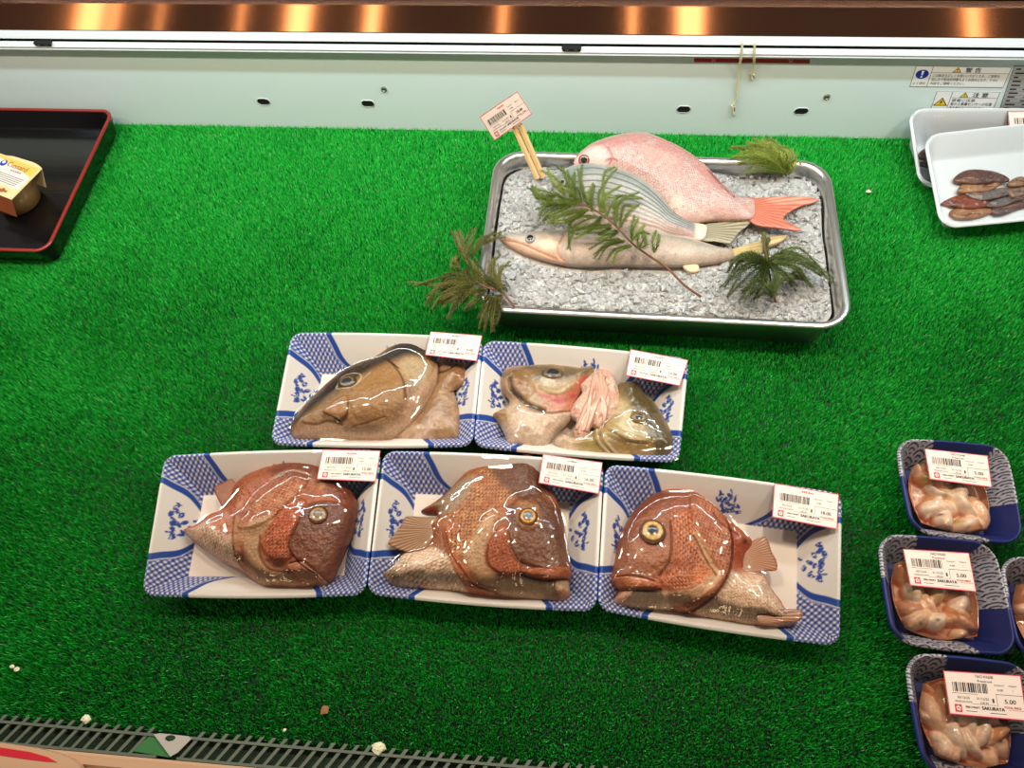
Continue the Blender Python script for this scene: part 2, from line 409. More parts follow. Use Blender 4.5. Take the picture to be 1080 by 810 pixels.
# front: two slotted grilles, clip, green plate, tan rail
def grille(x0, x1, lab, first):
    m = MB(); yb, yf = .0005, -.0185
    m.box(x0, x1, yb-.0022, yb, -.006, .0); m.box(x0, x1, yf, yf+.0022, -.006, .0)
    x = x0
    while x < x1-.021:
        # slanting bar running past the back rail into the turf edge
        m.hexa([(x, yf, -.001), (x+.0034, yf, -.001), (x+.0034+.0165, yb+.0048, -.001), (x+.0165, yb+.0048, -.001)],
               [(x, yf, -.005), (x+.0034, yf, -.005), (x+.0034+.0165, yb+.0048, -.005), (x+.0165, yb+.0048, -.005)])
        x += .0108
    return tag(m.build('vent_grille', M['grille']), lab, 'grille')
grille(-.72, -.3465, 'slotted metal vent grille at the front edge, left of the steel clip', 0)
grille(-.3275, .5, 'long slotted metal vent grille at the front edge, right of the steel clip', 1)
b = MB(); b.box(-1.6, 1.15, -.0185, -.0005, -.03, -.0284); struct('trim_6', b, M['gap'])
m = MB(); A = [P(139, 792, -.0012), P(176, 798.5, -.0012), P(181, 799, -.0012), P(166, 777, -.0012), P(158, 776, -.0012)]
m.hexa([v-np.array([0, 0, .004]) for v in A], A)
tag(m.build('filler_plate', M['greenplate']), 'small green plate filling the gap between the two vent grilles', 'plate')
# clip: triangular steel plate with an oval hole
m = MB()
T = [P(160.5, 772.5, .0012), P(204, 777, .0012), P(181, 800, .0012)]
hole = [P(179.5+5.6*math.cos(a), 778.5+3.2*math.sin(a)-.6*math.cos(a), .0012) for a in [TAU*k/24 for k in range(24)]]
cen = np.mean(hole, 0); outer = []
for h in hole:
    d = (h-cen)[:2]; best = 9
    for i in range(3):
        p, q = T[i][:2], T[(i+1) % 3][:2]; e = q-p
        den = d[0]*e[1]-d[1]*e[0]
        if abs(den) < 1e-12: continue
        t = ((p-cen[:2])[0]*e[1]-(p-cen[:2])[1]*e[0])/den; s_ = ((p-cen[:2])[0]*d[1]-(p-cen[:2])[1]*d[0])/den
        if t > 0 and -.01 <= s_ <= 1.01: best = min(best, t)
    outer.append(np.array([cen[0]+d[0]*best, cen[1]+d[1]*best, .0012]))
n = 24; zz = np.array([0, 0, .0016])
V = outer+hole+[v-zz for v in outer]+[v-zz for v in hole]
F = [(i, (i+1) % n, (i+1) % n+n, i+n) for i in range(n)]+[(2*n+i, 3*n+i, 3*n+(i+1) % n, 2*n+(i+1) % n) for i in range(n)]
F += [(i, 2*n+i, 2*n+(i+1) % n, (i+1) % n) for i in range(n)]+[(n+i, n+(i+1) % n, 3*n+(i+1) % n, 3*n+i) for i in range(n)]
m.add(V, F)
lw = [P(160.5, 772.5, .0012), P(181, 800, .0012)]
tag(m.build('steel_clip', M['clip']), 'triangular steel clip with an oval hole between the two vent grilles', 'clip')
b = MB(); b.extrude_x([(-.0190, -.03), (-.0190, .0005), (-.021, .002), (-.028, .002), (-.0305, -.001), (-.034, -.001), (-.036, .0015), (-.05, .0015), (-.075, -.004), (-.075, -.03)], -1.6, 1.15); struct('trim_7', b, M['front'])
e0 = P(20, 806, .006); t = thing('price_rail', (e0[0]-.05, -.04, .0016), 'tan plastic price rail with a red stripe at the lower left corner', 'price rail')
m = MB(); L = [P(x_, y_, .0075) for x_, y_ in [(-120,768),(-60,775.5),(0,783),(40,789),(62,794.5),(76,800),(84,806.5),(88,815),(90,832),(-120,832)]]; L[-1][1] = L[-2][1]
dz = np.array([0, 0, .0055]); sh_ = np.array([0, -.0016, 0])
m.hexa([v-dz for v in L], L); m.hexa(L, [v+(np.mean(L, 0)-v)*[.01, .06, 0]+[0, 0, .0012] for v in L])
m.build('rail_body', M['front'], t)
m = MB(); L = [P(x_, y_, .0092) for x_, y_ in [(-120,772),(-60,780),(0,788.3),(30,792.8),(50,798.5),(60,804),(46,803),(22,800),(0,796.6),(-60,788.5),(-120,780)]]
m.hexa([v-[0, 0, .0012] for v in L], L)
tag(m.build('stripe', M['red'], t), 'red stripe')
# ------------------------------------------------------------------ artificial turf: backing sheet and blades, one mat
def turf():
    n = 800000
    x = rng.uniform(-1.0, .72, n*2); y = rng.uniform(.002, YW-.004, n*2)
    k = (x > -.60-.42*y/.76) & (x < .53+.16*y/.76)
    x, y = x[k][:n], y[k][:n]; n = len(x)
    a = np.where(rng.random(n) < .14, rng.uniform(0, TAU, n), rng.normal(math.pi/2, .55, n)); le = rng.uniform(.0055, .0085, n); lean = rng.uniform(.06, .5, n); w = rng.uniform(.00035, .00065, n)
    patch = fbm(x*14, y*14, 3); le *= .85+.3*patch; a = a+2*(fbm(x*9, y*9, 5)-.5)
    dx, dy = np.cos(a), np.sin(a); wx, wy = -dy*w, dx*w
    z0 = -.0083
    h1, o1 = le*.55*np.cos(lean*.5), le*.55*np.sin(lean*.5); h2, o2 = h1+le*.45*np.cos(lean*1.2), o1+le*.45*np.sin(lean*1.2)
    V = np.empty((n, 5, 3))
    V[:, 0] = np.c_[x-wx, y-wy, np.full(n, z0)]; V[:, 1] = np.c_[x+wx, y+wy, np.full(n, z0)]
    V[:, 2] = np.c_[x+dx*o1+wx*.8, y+dy*o1+wy*.8, z0+h1]; V[:, 3] = np.c_[x+dx*o1-wx*.8, y+dy*o1-wy*.8, z0+h1]
    V[:, 4] = np.c_[x+dx*o2, y+dy*o2, np.minimum(z0+h2, -.0002)]
    V[:, :, 1] = np.minimum(V[:, :, 1], YW-.0008)
    i = np.arange(n)[:, None]*5
    Q = i+np.array([[0, 1, 2, 3]]); T = i+np.array([[3, 2, 4]])
    c0 = lin((5, 150, 50)); c1 = lin((68, 224, 86)); tt = (rng.random(n)**1.3)[:, None]
    c = c0*(1-tt)+c1*tt; c *= rng.uniform(.75, 1.15, n)[:, None]
    pale = rng.random(n) < .012; c[pale] = lin((150, 200, 140))
    C = np.repeat(c[:, None], 5, 1)
    # backing sheet
    Bv = np.array([(-1.05, .0015, -.0084), (.75, .0015, -.0084), (.75, YW-.002, -.0084), (-1.05, YW-.002, -.0084)])
    nv = n*5
    V = np.concatenate([V.reshape(-1, 3), Bv]); C = np.concatenate([C.reshape(-1, 3), np.tile(lin((6, 34, 16)), (4, 1))])
    o = mk('artificial_grass', V, [Q, T, np.array([[nv, nv+1, nv+2, nv+3]])], M['grass'], origin=(0, .38, -.0084), col=C, smooth=False)
    tag(o, 'bright green artificial grass mat covering the counter', 'artificial grass', kind='stuff')
turf()
# ------------------------------------------------------------------ trays with sloping sides
def quad3(pts):
    """TL TR BR BL photo positions with heights"""
    return [P(a, b, z) for a, b, z in pts]
def tray(name, parent, quad, zfl, inset, lip, rad, colfn, m, nu=120, nv=90, bow=0., bowx=0., thick=.0018, wallpow=1.0, part='tray_shell'):
    """quad: rim corners TL TR BR BL; inset = (left, right, front, back) width of the sloping sides; floor at height zf"""
    TL, TR, BR, BL = quad
    W = (np.linalg.norm(TR-TL)+np.linalg.norm(BR-BL))/2; D = (np.linalg.norm(TL-BL)+np.linalg.norm(TR-BR))/2
    u, v = np.meshgrid(np.linspace(0, 1, nu), np.linspace(0, 1, nv)); u, v = u.ravel(), v.ravel()
    X, Y = u*W, v*D
    tl, tr = (X-lip)/(inset[0]-lip), (W-X-lip)/(inset[1]-lip); tf, tb = (Y-lip)/(inset[2]-lip), (D-Y-lip)/(inset[3]-lip)
    tx, ty = np.minimum(tl, tr), np.minimum(tf, tb)
    t = np.clip(np.minimum(tx, ty), 0, 1)
    d = np.minimum(np.minimum(X, W-X), np.minimum(Y, D-Y))
    st = np.where(t < .9, t*(1-.05*(1-t)), t); st = st-.04*np.sin(math.pi*t)*(wallpow)
    # rounded corners in plan
    px, py = X.copy(), Y.copy()
    for sx in (0, 1):
        for sy in (0, 1):
            cx = rad if sx == 0 else W-rad; cy = rad if sy == 0 else D-rad
            gx = (cx-X if sx == 0 else X-cx)/rad; gy = (cy-Y if sy == 0 else Y-cy)/rad
            k = (gx > 0) & (gy > 0); mx = np.maximum(gx, gy); ln = np.hypot(gx, gy)+1e-9
            f = np.where(k, mx/ln, 1)
            px = np.where(k, cx+(X-cx)*f, px); py = np.where(k, cy+(Y-cy)*f, py)
    uu, vv = px/W, py/D
    pl = ((BL*(1-uu)[:, None]+BR*uu[:, None])*(1-vv)[:, None]+(TL*(1-uu)[:, None]+TR*uu[:, None])*vv[:, None])
    ey = (TL-BL)/np.linalg.norm(TL-BL); ex = (BR-BL)/np.linalg.norm(BR-BL)
    bw = bow*(4*uu*(1-uu))*(2*vv-1); bx = bowx*(4*vv*(1-vv))*(2*uu-1)
    pl = pl+ey*bw[:, None]*(1-.4*t[:, None])+ex*bx[:, None]
    zf = zfl if not isinstance(zfl, tuple) else zfl[0]*(1-vv)+zfl[1]*vv
    z = pl[:, 2]+(zf-pl[:, 2])*st
    roll = ss(lip*.55, 0, d)
    z = z-.0022*roll
    Vt = np.c_[pl[:, :2], z]
    Vb = Vt.copy(); Vb[:, 2] -= thick*(1-.4*roll); Vb[:, 2] = np.maximum(Vb[:, 2], .0004)
    col = None
    if colfn is not None:
        c = colfn(dict(u=u, v=v, X=X, Y=Y, W=W, D=D, t=t, tx=tx, ty=ty, d=d, lip=lip)); col = np.concatenate([c, c])
    idx = np.arange(nu*nv).reshape(nv, nu)
    q = np.stack([idx[:-1, :-1], idx[:-1, 1:], idx[1:, 1:], idx[1:, :-1]], -1).reshape(-1, 4)
    N = nu*nv
    ring = np.concatenate([idx[0, :-1], idx[:-1, -1], idx[-1, :0:-1], idx[:0:-1, 0]])
    r2 = np.roll(ring, -1)
    side = np.stack([ring, ring+N, r2+N, r2], -1)
    o = mk(part, np.concatenate([Vt, Vb]), [q, q[:, ::-1]+N, side], m, parent, col=col)
    return dict(W=W, D=D, quad=quad, ey=ey, ex=ex, bow=bow)
def film(parent, quad, heights=(), nu=64, nv=44, inset=.002, up=.0008, blur=3, sag=0., bow=0.):
    TL, TR, BR, BL = quad
    u, v = np.meshgrid(np.linspace(.008, .992, nu), np.linspace(.012, .988, nv))
    Q = (BL[None, None]*(1-u)[..., None]+BR*u[..., None])*(1-v)[..., None]+(TL*(1-u)[..., None]+TR*u[..., None])*v[..., None]
    ey = (TL-BL)/np.linalg.norm(TL-BL); Q = Q+ey*(bow*4*u*(1-u)*(2*v-1))[..., None]
    e = np.minimum(np.minimum(u, 1-u), np.minimum(v, 1-v))
    base = Q[..., 2]+up-sag*ss(0, .25, e)
    h = base.copy()
    for R in heights:
        hh = R.top(Q[..., 0].ravel(), Q[..., 1].ravel()).reshape(h.shape)+.0012
        h = np.maximum(h, hh)
    need = h.copy()
    for i in range(blur):
        g = h.copy()
        g[1:-1, 1:-1] = (h[:-2, 1:-1]+h[2:, 1:-1]+h[1:-1, :-2]+h[1:-1, 2:])/4
        h = np.maximum(g, need)
    g = h
    V = np.c_[Q[..., 0].ravel(), Q[..., 1].ravel(), h.ravel()]
    idx = np.arange(nu*nv).reshape(nv, nu)
    q = np.stack([idx[:-1, :-1], idx[:-1, 1:], idx[1:, 1:], idx[1:, :-1]], -1).reshape(-1, 4)
    o = mk('plastic_film', V, q, M['film'], parent); tag(o, 'clear plastic film')
    return h
# blue and white print of the fish trays
_r = np.random.default_rng(21)
MOTIF = [(x, y, r, a) for x, y, r, a in zip(_r.normal(0, 1, 60), _r.normal(0, 1, 60), _r.uniform(.5, 1.3, 60), _r.uniform(0, 3.14, 60))]
WHITE, NAVY, MID, PALE = lin((236, 229, 222)), lin((36, 58, 142)), lin((112, 128, 190)), lin((206, 206, 216))
def porcelain(g):
    u, v, X, Y, W, D, t, tx, ty, d = (g[k] for k in ('u', 'v', 'X', 'Y', 'W', 'D', 't', 'tx', 'ty', 'd'))
    c = np.tile(WHITE, (len(u), 1))
    floor = (t >= .999)
    side = tx < ty                      # left / right walls
    uu, vv = np.minimum(u, 1-u), np.where(v > .5, 1-v, v)
    w = 1-np.cos(np.clip(t, 0, 1)*math.pi/2)
    wob = .012*np.sin(np.clip(t, 0, 1)*TAU)
    sb = (uu-(.2+.15*w+wob))*W
    sl = (vv-(np.where(v > .5, .19, .26)+.14*w+wob))*D
    s = np.where(side, sl, sb)*1000.     # mm, positive inside the white panel
    p = 5.0
    A = ((X+Y*.9)*1000/p) % 1; B = ((X-Y*.9)*1000/p) % 1
    ga, gb = (A < .5), (B < .5)
    ging = np.where((ga & gb)[:, None], NAVY, np.where((ga | gb)[:, None], MID, WHITE))
    ctr = (np.hypot(((A+.25) % 1)-.0, ((B+.25) % 1)-.0) < .16) & ~floor
    c = np.where(((s < -5.2) & ~floor)[:, None], ging, c)
    c = np.where((ctr & (s < -5.2) & ~floor)[:, None], WHITE, c)
    c = np.where(((np.abs(s+4.6) < .5) & ~floor)[:, None], MID, c)
    band = ss(3.6, 2.9, np.abs(s))*(~floor)
    c = c*(1-band[:, None])+lin((28, 72, 158))*band[:, None]
    # floral sprays in the end panels, an islet with pines on the long panels
    ink = np.zeros(len(u))
    for sgn in (0, 1):
        e = (X if sgn == 0 else W-X)*1000
        for i in range(26):
            x, y, r, a = MOTIF[i]
            cx, cy = 19+4.5*x*.9, D*1000*(.52+.10*y)
            if i % 2: cx = 14+.10*abs(cy-D*520); 
            dx, dy = e-cx, Y*1000-cy; ca, sa = math.cos(a), math.sin(a)
            q = ((dx*ca+dy*sa)/(3.0*r))**2+((-dx*sa+dy*ca)/(1.5*r))**2
            ink = np.maximum(ink, ss(1.2, .7, q)*side*(~floor)*(s > 5))
    e = (D-Y)*1000
    for i in range(30, 60):
        x, y, r, a = MOTIF[i]
        cx, cy = W*1000*(.545+.028*x), 17+3.2*y
        if i % 3 == 0: cy = 24+.6*y; a = 0; cx = W*1000*.55+8*x
        dx, dy = X*1000-cx, e-cy; ca, sa = math.cos(a), math.sin(a)
        q = ((dx*ca+dy*sa)/(3.0*r))**2+((-dx*sa+dy*ca)/(1.2*r))**2
        ink = np.maximum(ink, ss(1.2, .7, q)*(~side)*(~floor)*(v > .5))
    n = fbm(X*900, Y*900, 4); ink = ink*ss(.24, .40, n)
    c = c*(1-ink[:, None])+lin((34, 74, 160))*ink[:, None]
    c[floor] = lin((232, 216, 202))
    return c
# navy trays with grey wave fans
def waves(g):
    u, v, X, Y, W, D, t, d = (g[k] for k in ('u', 'v', 'X', 'Y', 'W', 'D', 't', 'd'))
    navy, grey, dark = lin((26, 36, 100)), lin((176, 170, 178)), lin((40, 40, 62))
    x, y = X*1000, Y*1000
    R = 8.5; val = np.full(len(u), -1.)
    k0 = np.floor(y/(R*.5))
    for dk in (2, 1, 0, -1):         # nearer rows lie over further ones
        k = k0-dk
        cx0 = (k % 2)*R; cx = np.round((x-cx0)/(2*R))*2*R+cx0; cy = k*R*.5
        r = np.hypot(x-cx, y-cy)
        hit = (r < R)
        val = np.where(hit & (val < 0) if dk < 2 else hit, r/R, val)
    ring = ((np.clip(val, 0, 1)*3.0) % 1) < .42
    pat = np.where(ring[:, None], dark, grey)
    ang = np.arctan2(v-.5, u-.5)
    reg = np.sin(3*ang+.55) > -.05
    c = np.where(reg[:, None], pat, navy)
    c[t >= .999] = navy
    return c
# ------------------------------------------------------------------ modelled fish: outline, bulge, features laid on the surface
class Relief:
    K = 1.
    def __init__(s, outline, zo, zf, H, R, base, res=.0007, n=6, power=.5):
        ol = catmull(outline, n) if n > 1 else np.array(outline, float)
        s.ol = np.array([P(a, b, zo)[:2] for a, b in ol]); s.zo, s.zf, s.res = zo, zf, res
        lo, hi = s.ol.min(0)-3*res, s.ol.max(0)+3*res
        s.lo = lo; s.nx, s.ny = int((hi[0]-lo[0])/res)+2, int((hi[1]-lo[1])/res)+2
        gx, gy = np.meshgrid(lo[0]+np.arange(s.nx)*res, lo[1]+np.arange(s.ny)*res)
        pts = np.c_[gx.ravel(), gy.ravel()]
        d, near, ins = seg_dist(pts, s.ol)
        I = ins.reshape(s.ny, s.nx)
        cell = I[:-1, :-1] | I[1:, :-1] | I[:-1, 1:] | I[1:, 1:]
        idx = np.arange(s.nx*s.ny).reshape(s.ny, s.nx)
        q = np.stack([idx[:-1, :-1], idx[:-1, 1:], idx[1:, 1:], idx[1:, :-1]], -1)[cell]
        used = np.unique(q); remap = np.full(s.nx*s.ny, -1); remap[used] = np.arange(len(used))
        s.q = remap[q]; s.used = used; s.ins = ins[used]
        xy = pts[used]; xy[~s.ins] = near[used][~s.ins]
        s.xy = xy; s.d = np.where(s.ins, d[used], 0)
        t = np.clip(s.d/R, 0, 1)
        s.h = H*(1-(1-t)**2)**power
        s.h0 = s.h.copy()
        s.hb = (zo-zf)*np.clip(1-(1-np.clip(s.d/(R*.5), 0, 1))**2, 0, 1)**.5
        s.col = np.tile(lin(base), (len(used), 1)); s.H = H
        s._grid()
    def _grid(s):
        g = np.full(s.nx*s.ny, -1.); g[s.used] = np.where(s.ins, s.h, -1.); s.G = g.reshape(s.ny, s.nx)
    def bulge(s, px, rx, ry, dh, ang=0.):
        """broad swelling centred at a photo position; radii in metres"""
        c = s.at(px)[:2]; d = s.xy-c; ca, sa = math.cos(ang), math.sin(ang)
        e = ((d[:, 0]*ca+d[:, 1]*sa)/rx)**2+((-d[:, 0]*sa+d[:, 1]*ca)/ry)**2
        s.h = s.h+dh*np.exp(-e)*np.clip(s.d/.006, 0, 1); s._grid(); return s
    def hat(s, x, y):
        i = np.clip(np.round((np.asarray(x)-s.lo[0])/s.res).astype(int), 0, s.nx-1); j = np.clip(np.round((np.asarray(y)-s.lo[1])/s.res).astype(int), 0, s.ny-1)
        return s.G[j, i]
    def top(s, x, y):
        ok = (x > s.lo[0]) & (x < s.lo[0]+s.nx*s.res) & (y > s.lo[1]) & (y < s.lo[1]+s.ny*s.res)
        h = s.hat(x, y); return np.where(ok & (h >= 0), s.zo+h, -1.)
    def at(s, p):
        z = s.zo+s.H*.6
        for k in range(6):
            w = P(p[0], p[1], z); h = s.hat(w[0], w[1]); z = .5*z+.5*(s.zo+max(float(h), 0))
        return P(p[0], p[1], z)
    def W(s, pts): return np.array([s.at(p)[:2] for p in pts])
    def mask(s, pts, soft=.0012, n=5):
        w = s.W(pts); w = catmull(w, n) if n > 1 else w
        d, _, i = seg_dist(s.xy, w); sd = np.where(i, d, -d)
        return ss(-soft, soft, sd), sd
    def paint(s, pts, color, soft=.0015, alpha=1., dh=0., edge=0.):
        m, sd = s.mask(pts, soft)
        c = lin(color) if color is not None else None
        if c is not None: s.col = s.col*(1-(m*alpha)[:, None])+c*(m*alpha)[:, None]
        if dh: s.h = s.h+dh*s.K*m*np.clip(s.d/.003, 0, 1)
        if edge: s.h = s.h+edge*np.exp(-(sd/.0016)**2)*np.clip(s.d/.003, 0, 1)
        return m
    def line(s, pts, color, w=.001, dh=0., alpha=1., closed=False, n=5):
        q = catmull(s.W(pts), n, closed)
        d, _, _ = seg_dist(s.xy, q, closed); m = np.exp(-(d/w)**2)
        if color is not None: s.col = s.col*(1-(m*alpha)[:, None])+lin(color)*(m*alpha)[:, None]
        s.h = s.h+dh*s.K*m*np.clip(s.d/.002, 0, 1)
    def spot(s, p, r, color, alpha=1.):
        c = s.at(p)[:2]; d = np.hypot(*(s.xy-c).T)/r; m = np.exp(-d**2*1.2)*alpha
        s.col = s.col*(1-m[:, None])+lin(color)*m[:, None]
    def scales(s, pts, size, ang, dark, light, alpha=.6, dh=.0003, soft=.003):
        m = s.mask(pts, soft)[0] if pts is not None else np.ones(len(s.xy))
        ca, sa = math.cos(ang), math.sin(ang)
        x = s.xy[:, 0]*ca+s.xy[:, 1]*sa; y = -s.xy[:, 0]*sa+s.xy[:, 1]*ca
        x = x+.0022*(fbm(s.xy[:, 0]*150, s.xy[:, 1]*150, 9)-.5)+.004*(fbm(s.xy[:, 0]*45, s.xy[:, 1]*45, 19)-.5); y = y+.0022*(fbm(s.xy[:, 0]*130, s.xy[:, 1]*130, 11)-.5)+.006*(fbm(s.xy[:, 0]*40, s.xy[:, 1]*40, 29)-.5)
        r = y/(size*.5); k = np.floor(r); f = r-k
        uu = ((x/size+.5*(k % 2)) % 1)-.5
        val = np.sqrt((2*uu)**2*.8+(f)**2)
        cell = _hash(np.floor(x/size+.5*(k % 2)), k, 5)
        patch = ss(.3, .62, fbm(s.xy[:, 0]*70, s.xy[:, 1]*70, 41))
        tone = np.clip(ss(.5, 1.05, val)*(.65+.35*cell)+.35*(cell-.35), 0, 1)
        a = (m*alpha*(.3+.7*patch))[:, None]
        c = lin(light)*(1-tone[:, None])+lin(dark)*tone[:, None]
        s.col = s.col*(1-a)+c*a
        s.h = s.h+dh*(.6-tone)*m*np.clip(s.d/.003, 0, 1)
    def taper(s, p, r, lo=.3):
        c = s.at(p)[:2]; d = np.hypot(*(s.xy-c).T); s.h = s.h*(lo+(1-lo)*ss(0, r, d)); s._grid()
    def rays(s, root, color, pitch=.0022, alpha=.5, dh=.0003):
        """fin rays fanning out from a photo position"""
        c = s.at(root)[:2]; d = s.xy-c; a = np.arctan2(d[:, 1], d[:, 0]); r = np.hypot(*d.T)
        k = .5+.5*np.cos(a*(.03/pitch)*6.28)
        k = k**2*alpha; s.col = s.col*(1-k[:, None])+lin(color)*k[:, None]; s.h = s.h+dh*(.5-k)*np.clip(s.d/.001, 0, 1)
    def mottle(s, scale, amt, seed=0, tint=None):
        n = fbm(s.xy[:, 0]*scale, s.xy[:, 1]*scale, seed, 4)
        if tint is None: s.col = s.col*(1+amt*2*(n-.5))[:, None]
        else:
            m = (ss(.45, .7, n)*amt)[:, None]; s.col = s.col*(1-m)+lin(tint)*m
    def rough(s, scale, amt, seed=1):
        s.h = s.h+amt*(fbm(s.xy[:, 0]*scale, s.xy[:, 1]*scale, seed, 3)-.5)*np.clip(s.d/.004, 0, 1)
    def normal(s, w, r=.004):
        gx = (s.hat(w[0]+r, w[1])-s.hat(w[0]-r, w[1]))/(2*r); gy = (s.hat(w[0], w[1]+r)-s.hat(w[0], w[1]-r))/(2*r)
        n = np.array([-gx, -gy, 1.]); return n/np.linalg.norm(n)
    def eye(s, p, r, iris, pupil, ring, parent, pr=.36, squash=.45, sx=1.):
        s._grid(); w = s.at(p); n = s.normal(w, .003); a = np.cross(n, [0, 1, .01]); a /= np.linalg.norm(a); b = np.cross(n, a)
        V = [w+n*r*squash]; C = [lin(pupil)]; F = []; K = 28; J = 14
        for j in range(1, J+1):
            th = (math.pi*.56)*j/J; q = math.sin(th); zz = math.cos(th)*squash
            rr = q
            c = pupil if rr < pr else (ring if rr < pr+.09 else (iris if rr < .72 else ring))
            c = lin(c)*(1+.25*(random.random()-.5))
            for k in range(K):
                an = TAU*k/K; V.append(w+r*(q*(sx*math.cos(an)*a+math.sin(an)*b)+n*zz)); C.append(np.clip(c*(1+.15*math.sin(an*9)), 0, 1))
        F += [(0, 1+k, 1+(k+1) % K) for k in range(K)]
        for j in range(J-1): F += [(1+j*K+k, 1+(j+1)*K+k, 1+(j+1)*K+(k+1) % K, 1+j*K+(k+1) % K) for k in range(K)]
        F.append(tuple(1+(J-1)*K+k for k in range(K))[::-1])
        return mk('eye', V, F, M['eye'], parent, col=np.array(C))
    def build(s, name, m, parent=None, clipz=None):
        s._grid()
        zt = s.zo+np.maximum(s.h, 0); zb = s.zo-s.hb
        N = len(s.xy); bnd = ~s.ins
        Vt = np.c_[s.xy, zt]; Vb = np.c_[s.xy, zb]
        Vt[bnd, 2] = s.zo
        mp = np.arange(N)+N; inn = np.where(s.ins)[0]
        bi = np.full(N, -1); bi[inn] = N+np.arange(len(inn)); bi[bnd] = np.where(bnd)[0]
        V = np.concatenate([Vt, Vb[inn]]); C = np.concatenate([s.col, s.col[inn]*.9])
        qb = bi[s.q][:, ::-1]
        keep = s.ins[s.q].any(1)
        return mk(name, V, [s.q[keep], qb[keep]], m, parent, col=np.clip(C, 0, 1))
    def punch(s, gain, tone):
        mu = s.col.mean(0); s.col = np.clip(mu*(np.maximum(s.col, 1e-4)/mu)**gain, 0, 1); Lw = np.clip((s.col@[.3, .6, .1])*2.0, 0, 1)[:, None]; s.col = s.col*np.asarray(tone)**(1.25-Lw)
        L = (s.col@[.3, .6, .1])[:, None]; s.col = s.col*.95+L*.05
        n = vnoise(s.xy[:, 0]*900, s.xy[:, 1]*900, 3); s.col = s.col*(.82+.36*n)[:, None]
    def center(s): c = s.ol.mean(0); return (c[0], c[1], s.zf)
# ------------------------------------------------------------------ five printed trays with fish heads
ZB, ZFR = .040, .029
def rimz(q): return [(q[0][0], q[0][1], ZB), (q[1][0], q[1][1], ZB), (q[2][0], q[2][1], ZFR), (q[3][0], q[3][1], ZFR)]
FT = {}
def fish_tray(key, corners, label):
    q = quad3(rimz(corners)); c = np.mean(q, 0)
    t = thing('patterned_tray', (c[0], c[1], 0), label, 'tray', 'blue and white printed trays')
    g = tray('patterned_tray', t, q, .0022, (.030, .030, .024, .031), .0032, .012, porcelain, M['porcelain'], 300, 210, bow=.0028)
    FT[key] = (t, q)
    return t, q
fish_tray('A', [(172.5, 480), (402, 474), (384.5, 627), (148, 627.5)], 'blue and white patterned tray at the left end of the front row')
fish_tray('B', [(404, 475), (637, 487), (629, 644.5), (386, 626)], 'blue and white patterned tray in the middle of the front row of three')
fish_tray('C', [(638.5, 489), (889, 520), (886.5, 681), (630, 642.5)], 'blue and white patterned tray at the right end of the front row')
fish_tray('D', [(307, 350), (509.5, 356), (498, 470), (284, 468)], 'blue and white patterned tray on the left of the back pair')
fish_tray('E', [(510, 358), (727, 377), (716.5, 487), (499, 470)], 'blue and white patterned tray on the right of the back pair, touching the ice pan')
def close_pack(key, reliefs, lq, title, price, seed, tilt=(0, 0, 0, 0), bend=0.):
    t, q = FT[key]
    film(t, q, reliefs, bow=.0028, sag=.0015)
    quad = [P(a, b, z) for (a, b), z in zip(lq, tilt)]
    price_label(quad, t, title, price, seed=seed, bend=bend)
ZF_ = .0045   # what rests on a tray floor
def fin(parent, name, outline, zo, root, base, ray, H=.0009, zf=None, res=.0005, alpha=.8, pitch=.0022, dark=None):
    r = Relief(outline, zo, zo-.0012 if zf is None else zf, H, .004, base, res, n=2)
    r.mottle(300, .2, 5); r.rays(root, ray, pitch, alpha)
    if dark: r.mottle(120, .6, 8, dark)
    return r.build(name, M['fin'], parent)
# ---- head in tray A
Relief.K = 1.5
zA = lambda pts: Z(140, 460, 4.154, pts)
R = Relief(zA([(228,418),(290,388),(345,345),(395,325),(430,270),(455,215),(500,175),(560,150),(620,128),(690,110),(760,112),(820,130),(870,160),(930,205),(965,250),(985,305),(970,400),(945,470),(915,545),(882,618),(848,655),(800,662),(720,668),(640,662),(570,655),(520,622),(470,582),(400,555),(330,512),(270,465)]), .019, ZF_, .017, .022, (176, 98, 60), res=.00055)
R.bulge(zA([(700, 400)])[0], .035, .03, .006)
R.mottle(160, .25, 1)
BODY = [(470,390),(520,300),(600,220),(700,150),(800,140),(880,200),(760,280),(700,330),(640,360),(580,400),(500,480)]
R.scales(zA(BODY), .0046, .5, (120, 52, 26), (214, 140, 96), .75, .0006)
R.paint(zA([(600,150),(700,110),(820,130),(940,215),(985,305),(960,330),(860,250),(740,190),(640,190)]), (128, 66, 40), .005, .75)
R.paint(zA([(228,418),(290,388),(345,345),(400,330),(440,400),(440,470),(480,585),(400,555),(330,512),(270,465)]), (208, 160, 136), .004)
R.scales(zA([(240,418),(300,388),(400,335),(440,420),(450,540),(330,505)]), .0042, 1.2, (128, 98, 74), (224, 186, 160), .6, .0004)
R.paint(zA([(320,350),(390,325),(440,390),(420,430),(360,400)]), (196, 106, 66), .004, .8)
R.paint(zA([(440,370),(470,350),(480,430),(470,540),(520,620),(600,650),(570,655),(510,620),(460,560),(440,460)]), (196, 140, 100), .003, .7, .0018)
R.paint(zA([(490,400),(600,355),(615,390),(565,450),(560,520),(605,580),(680,590),(720,640),(800,650),(720,668),(640,662),(560,640),(500,540),(480,450)]), (206, 168, 130), .004, .6, .0012)
R.paint(zA([(470,390),(560,262),(700,172),(770,200),(655,325),(580,385),(500,410)]), None, .0016, 1, .0022)
CH = [(575,440),(640,350),(720,285),(760,290),(730,380),(700,450),(695,530),(640,552),(590,520),(562,470)]
R.paint(zA(CH), (186, 84, 42), .0015, .9, .002)
R.scales(zA(CH), .0048, .9, (110, 44, 20), (222, 130, 84), .75, .0007)
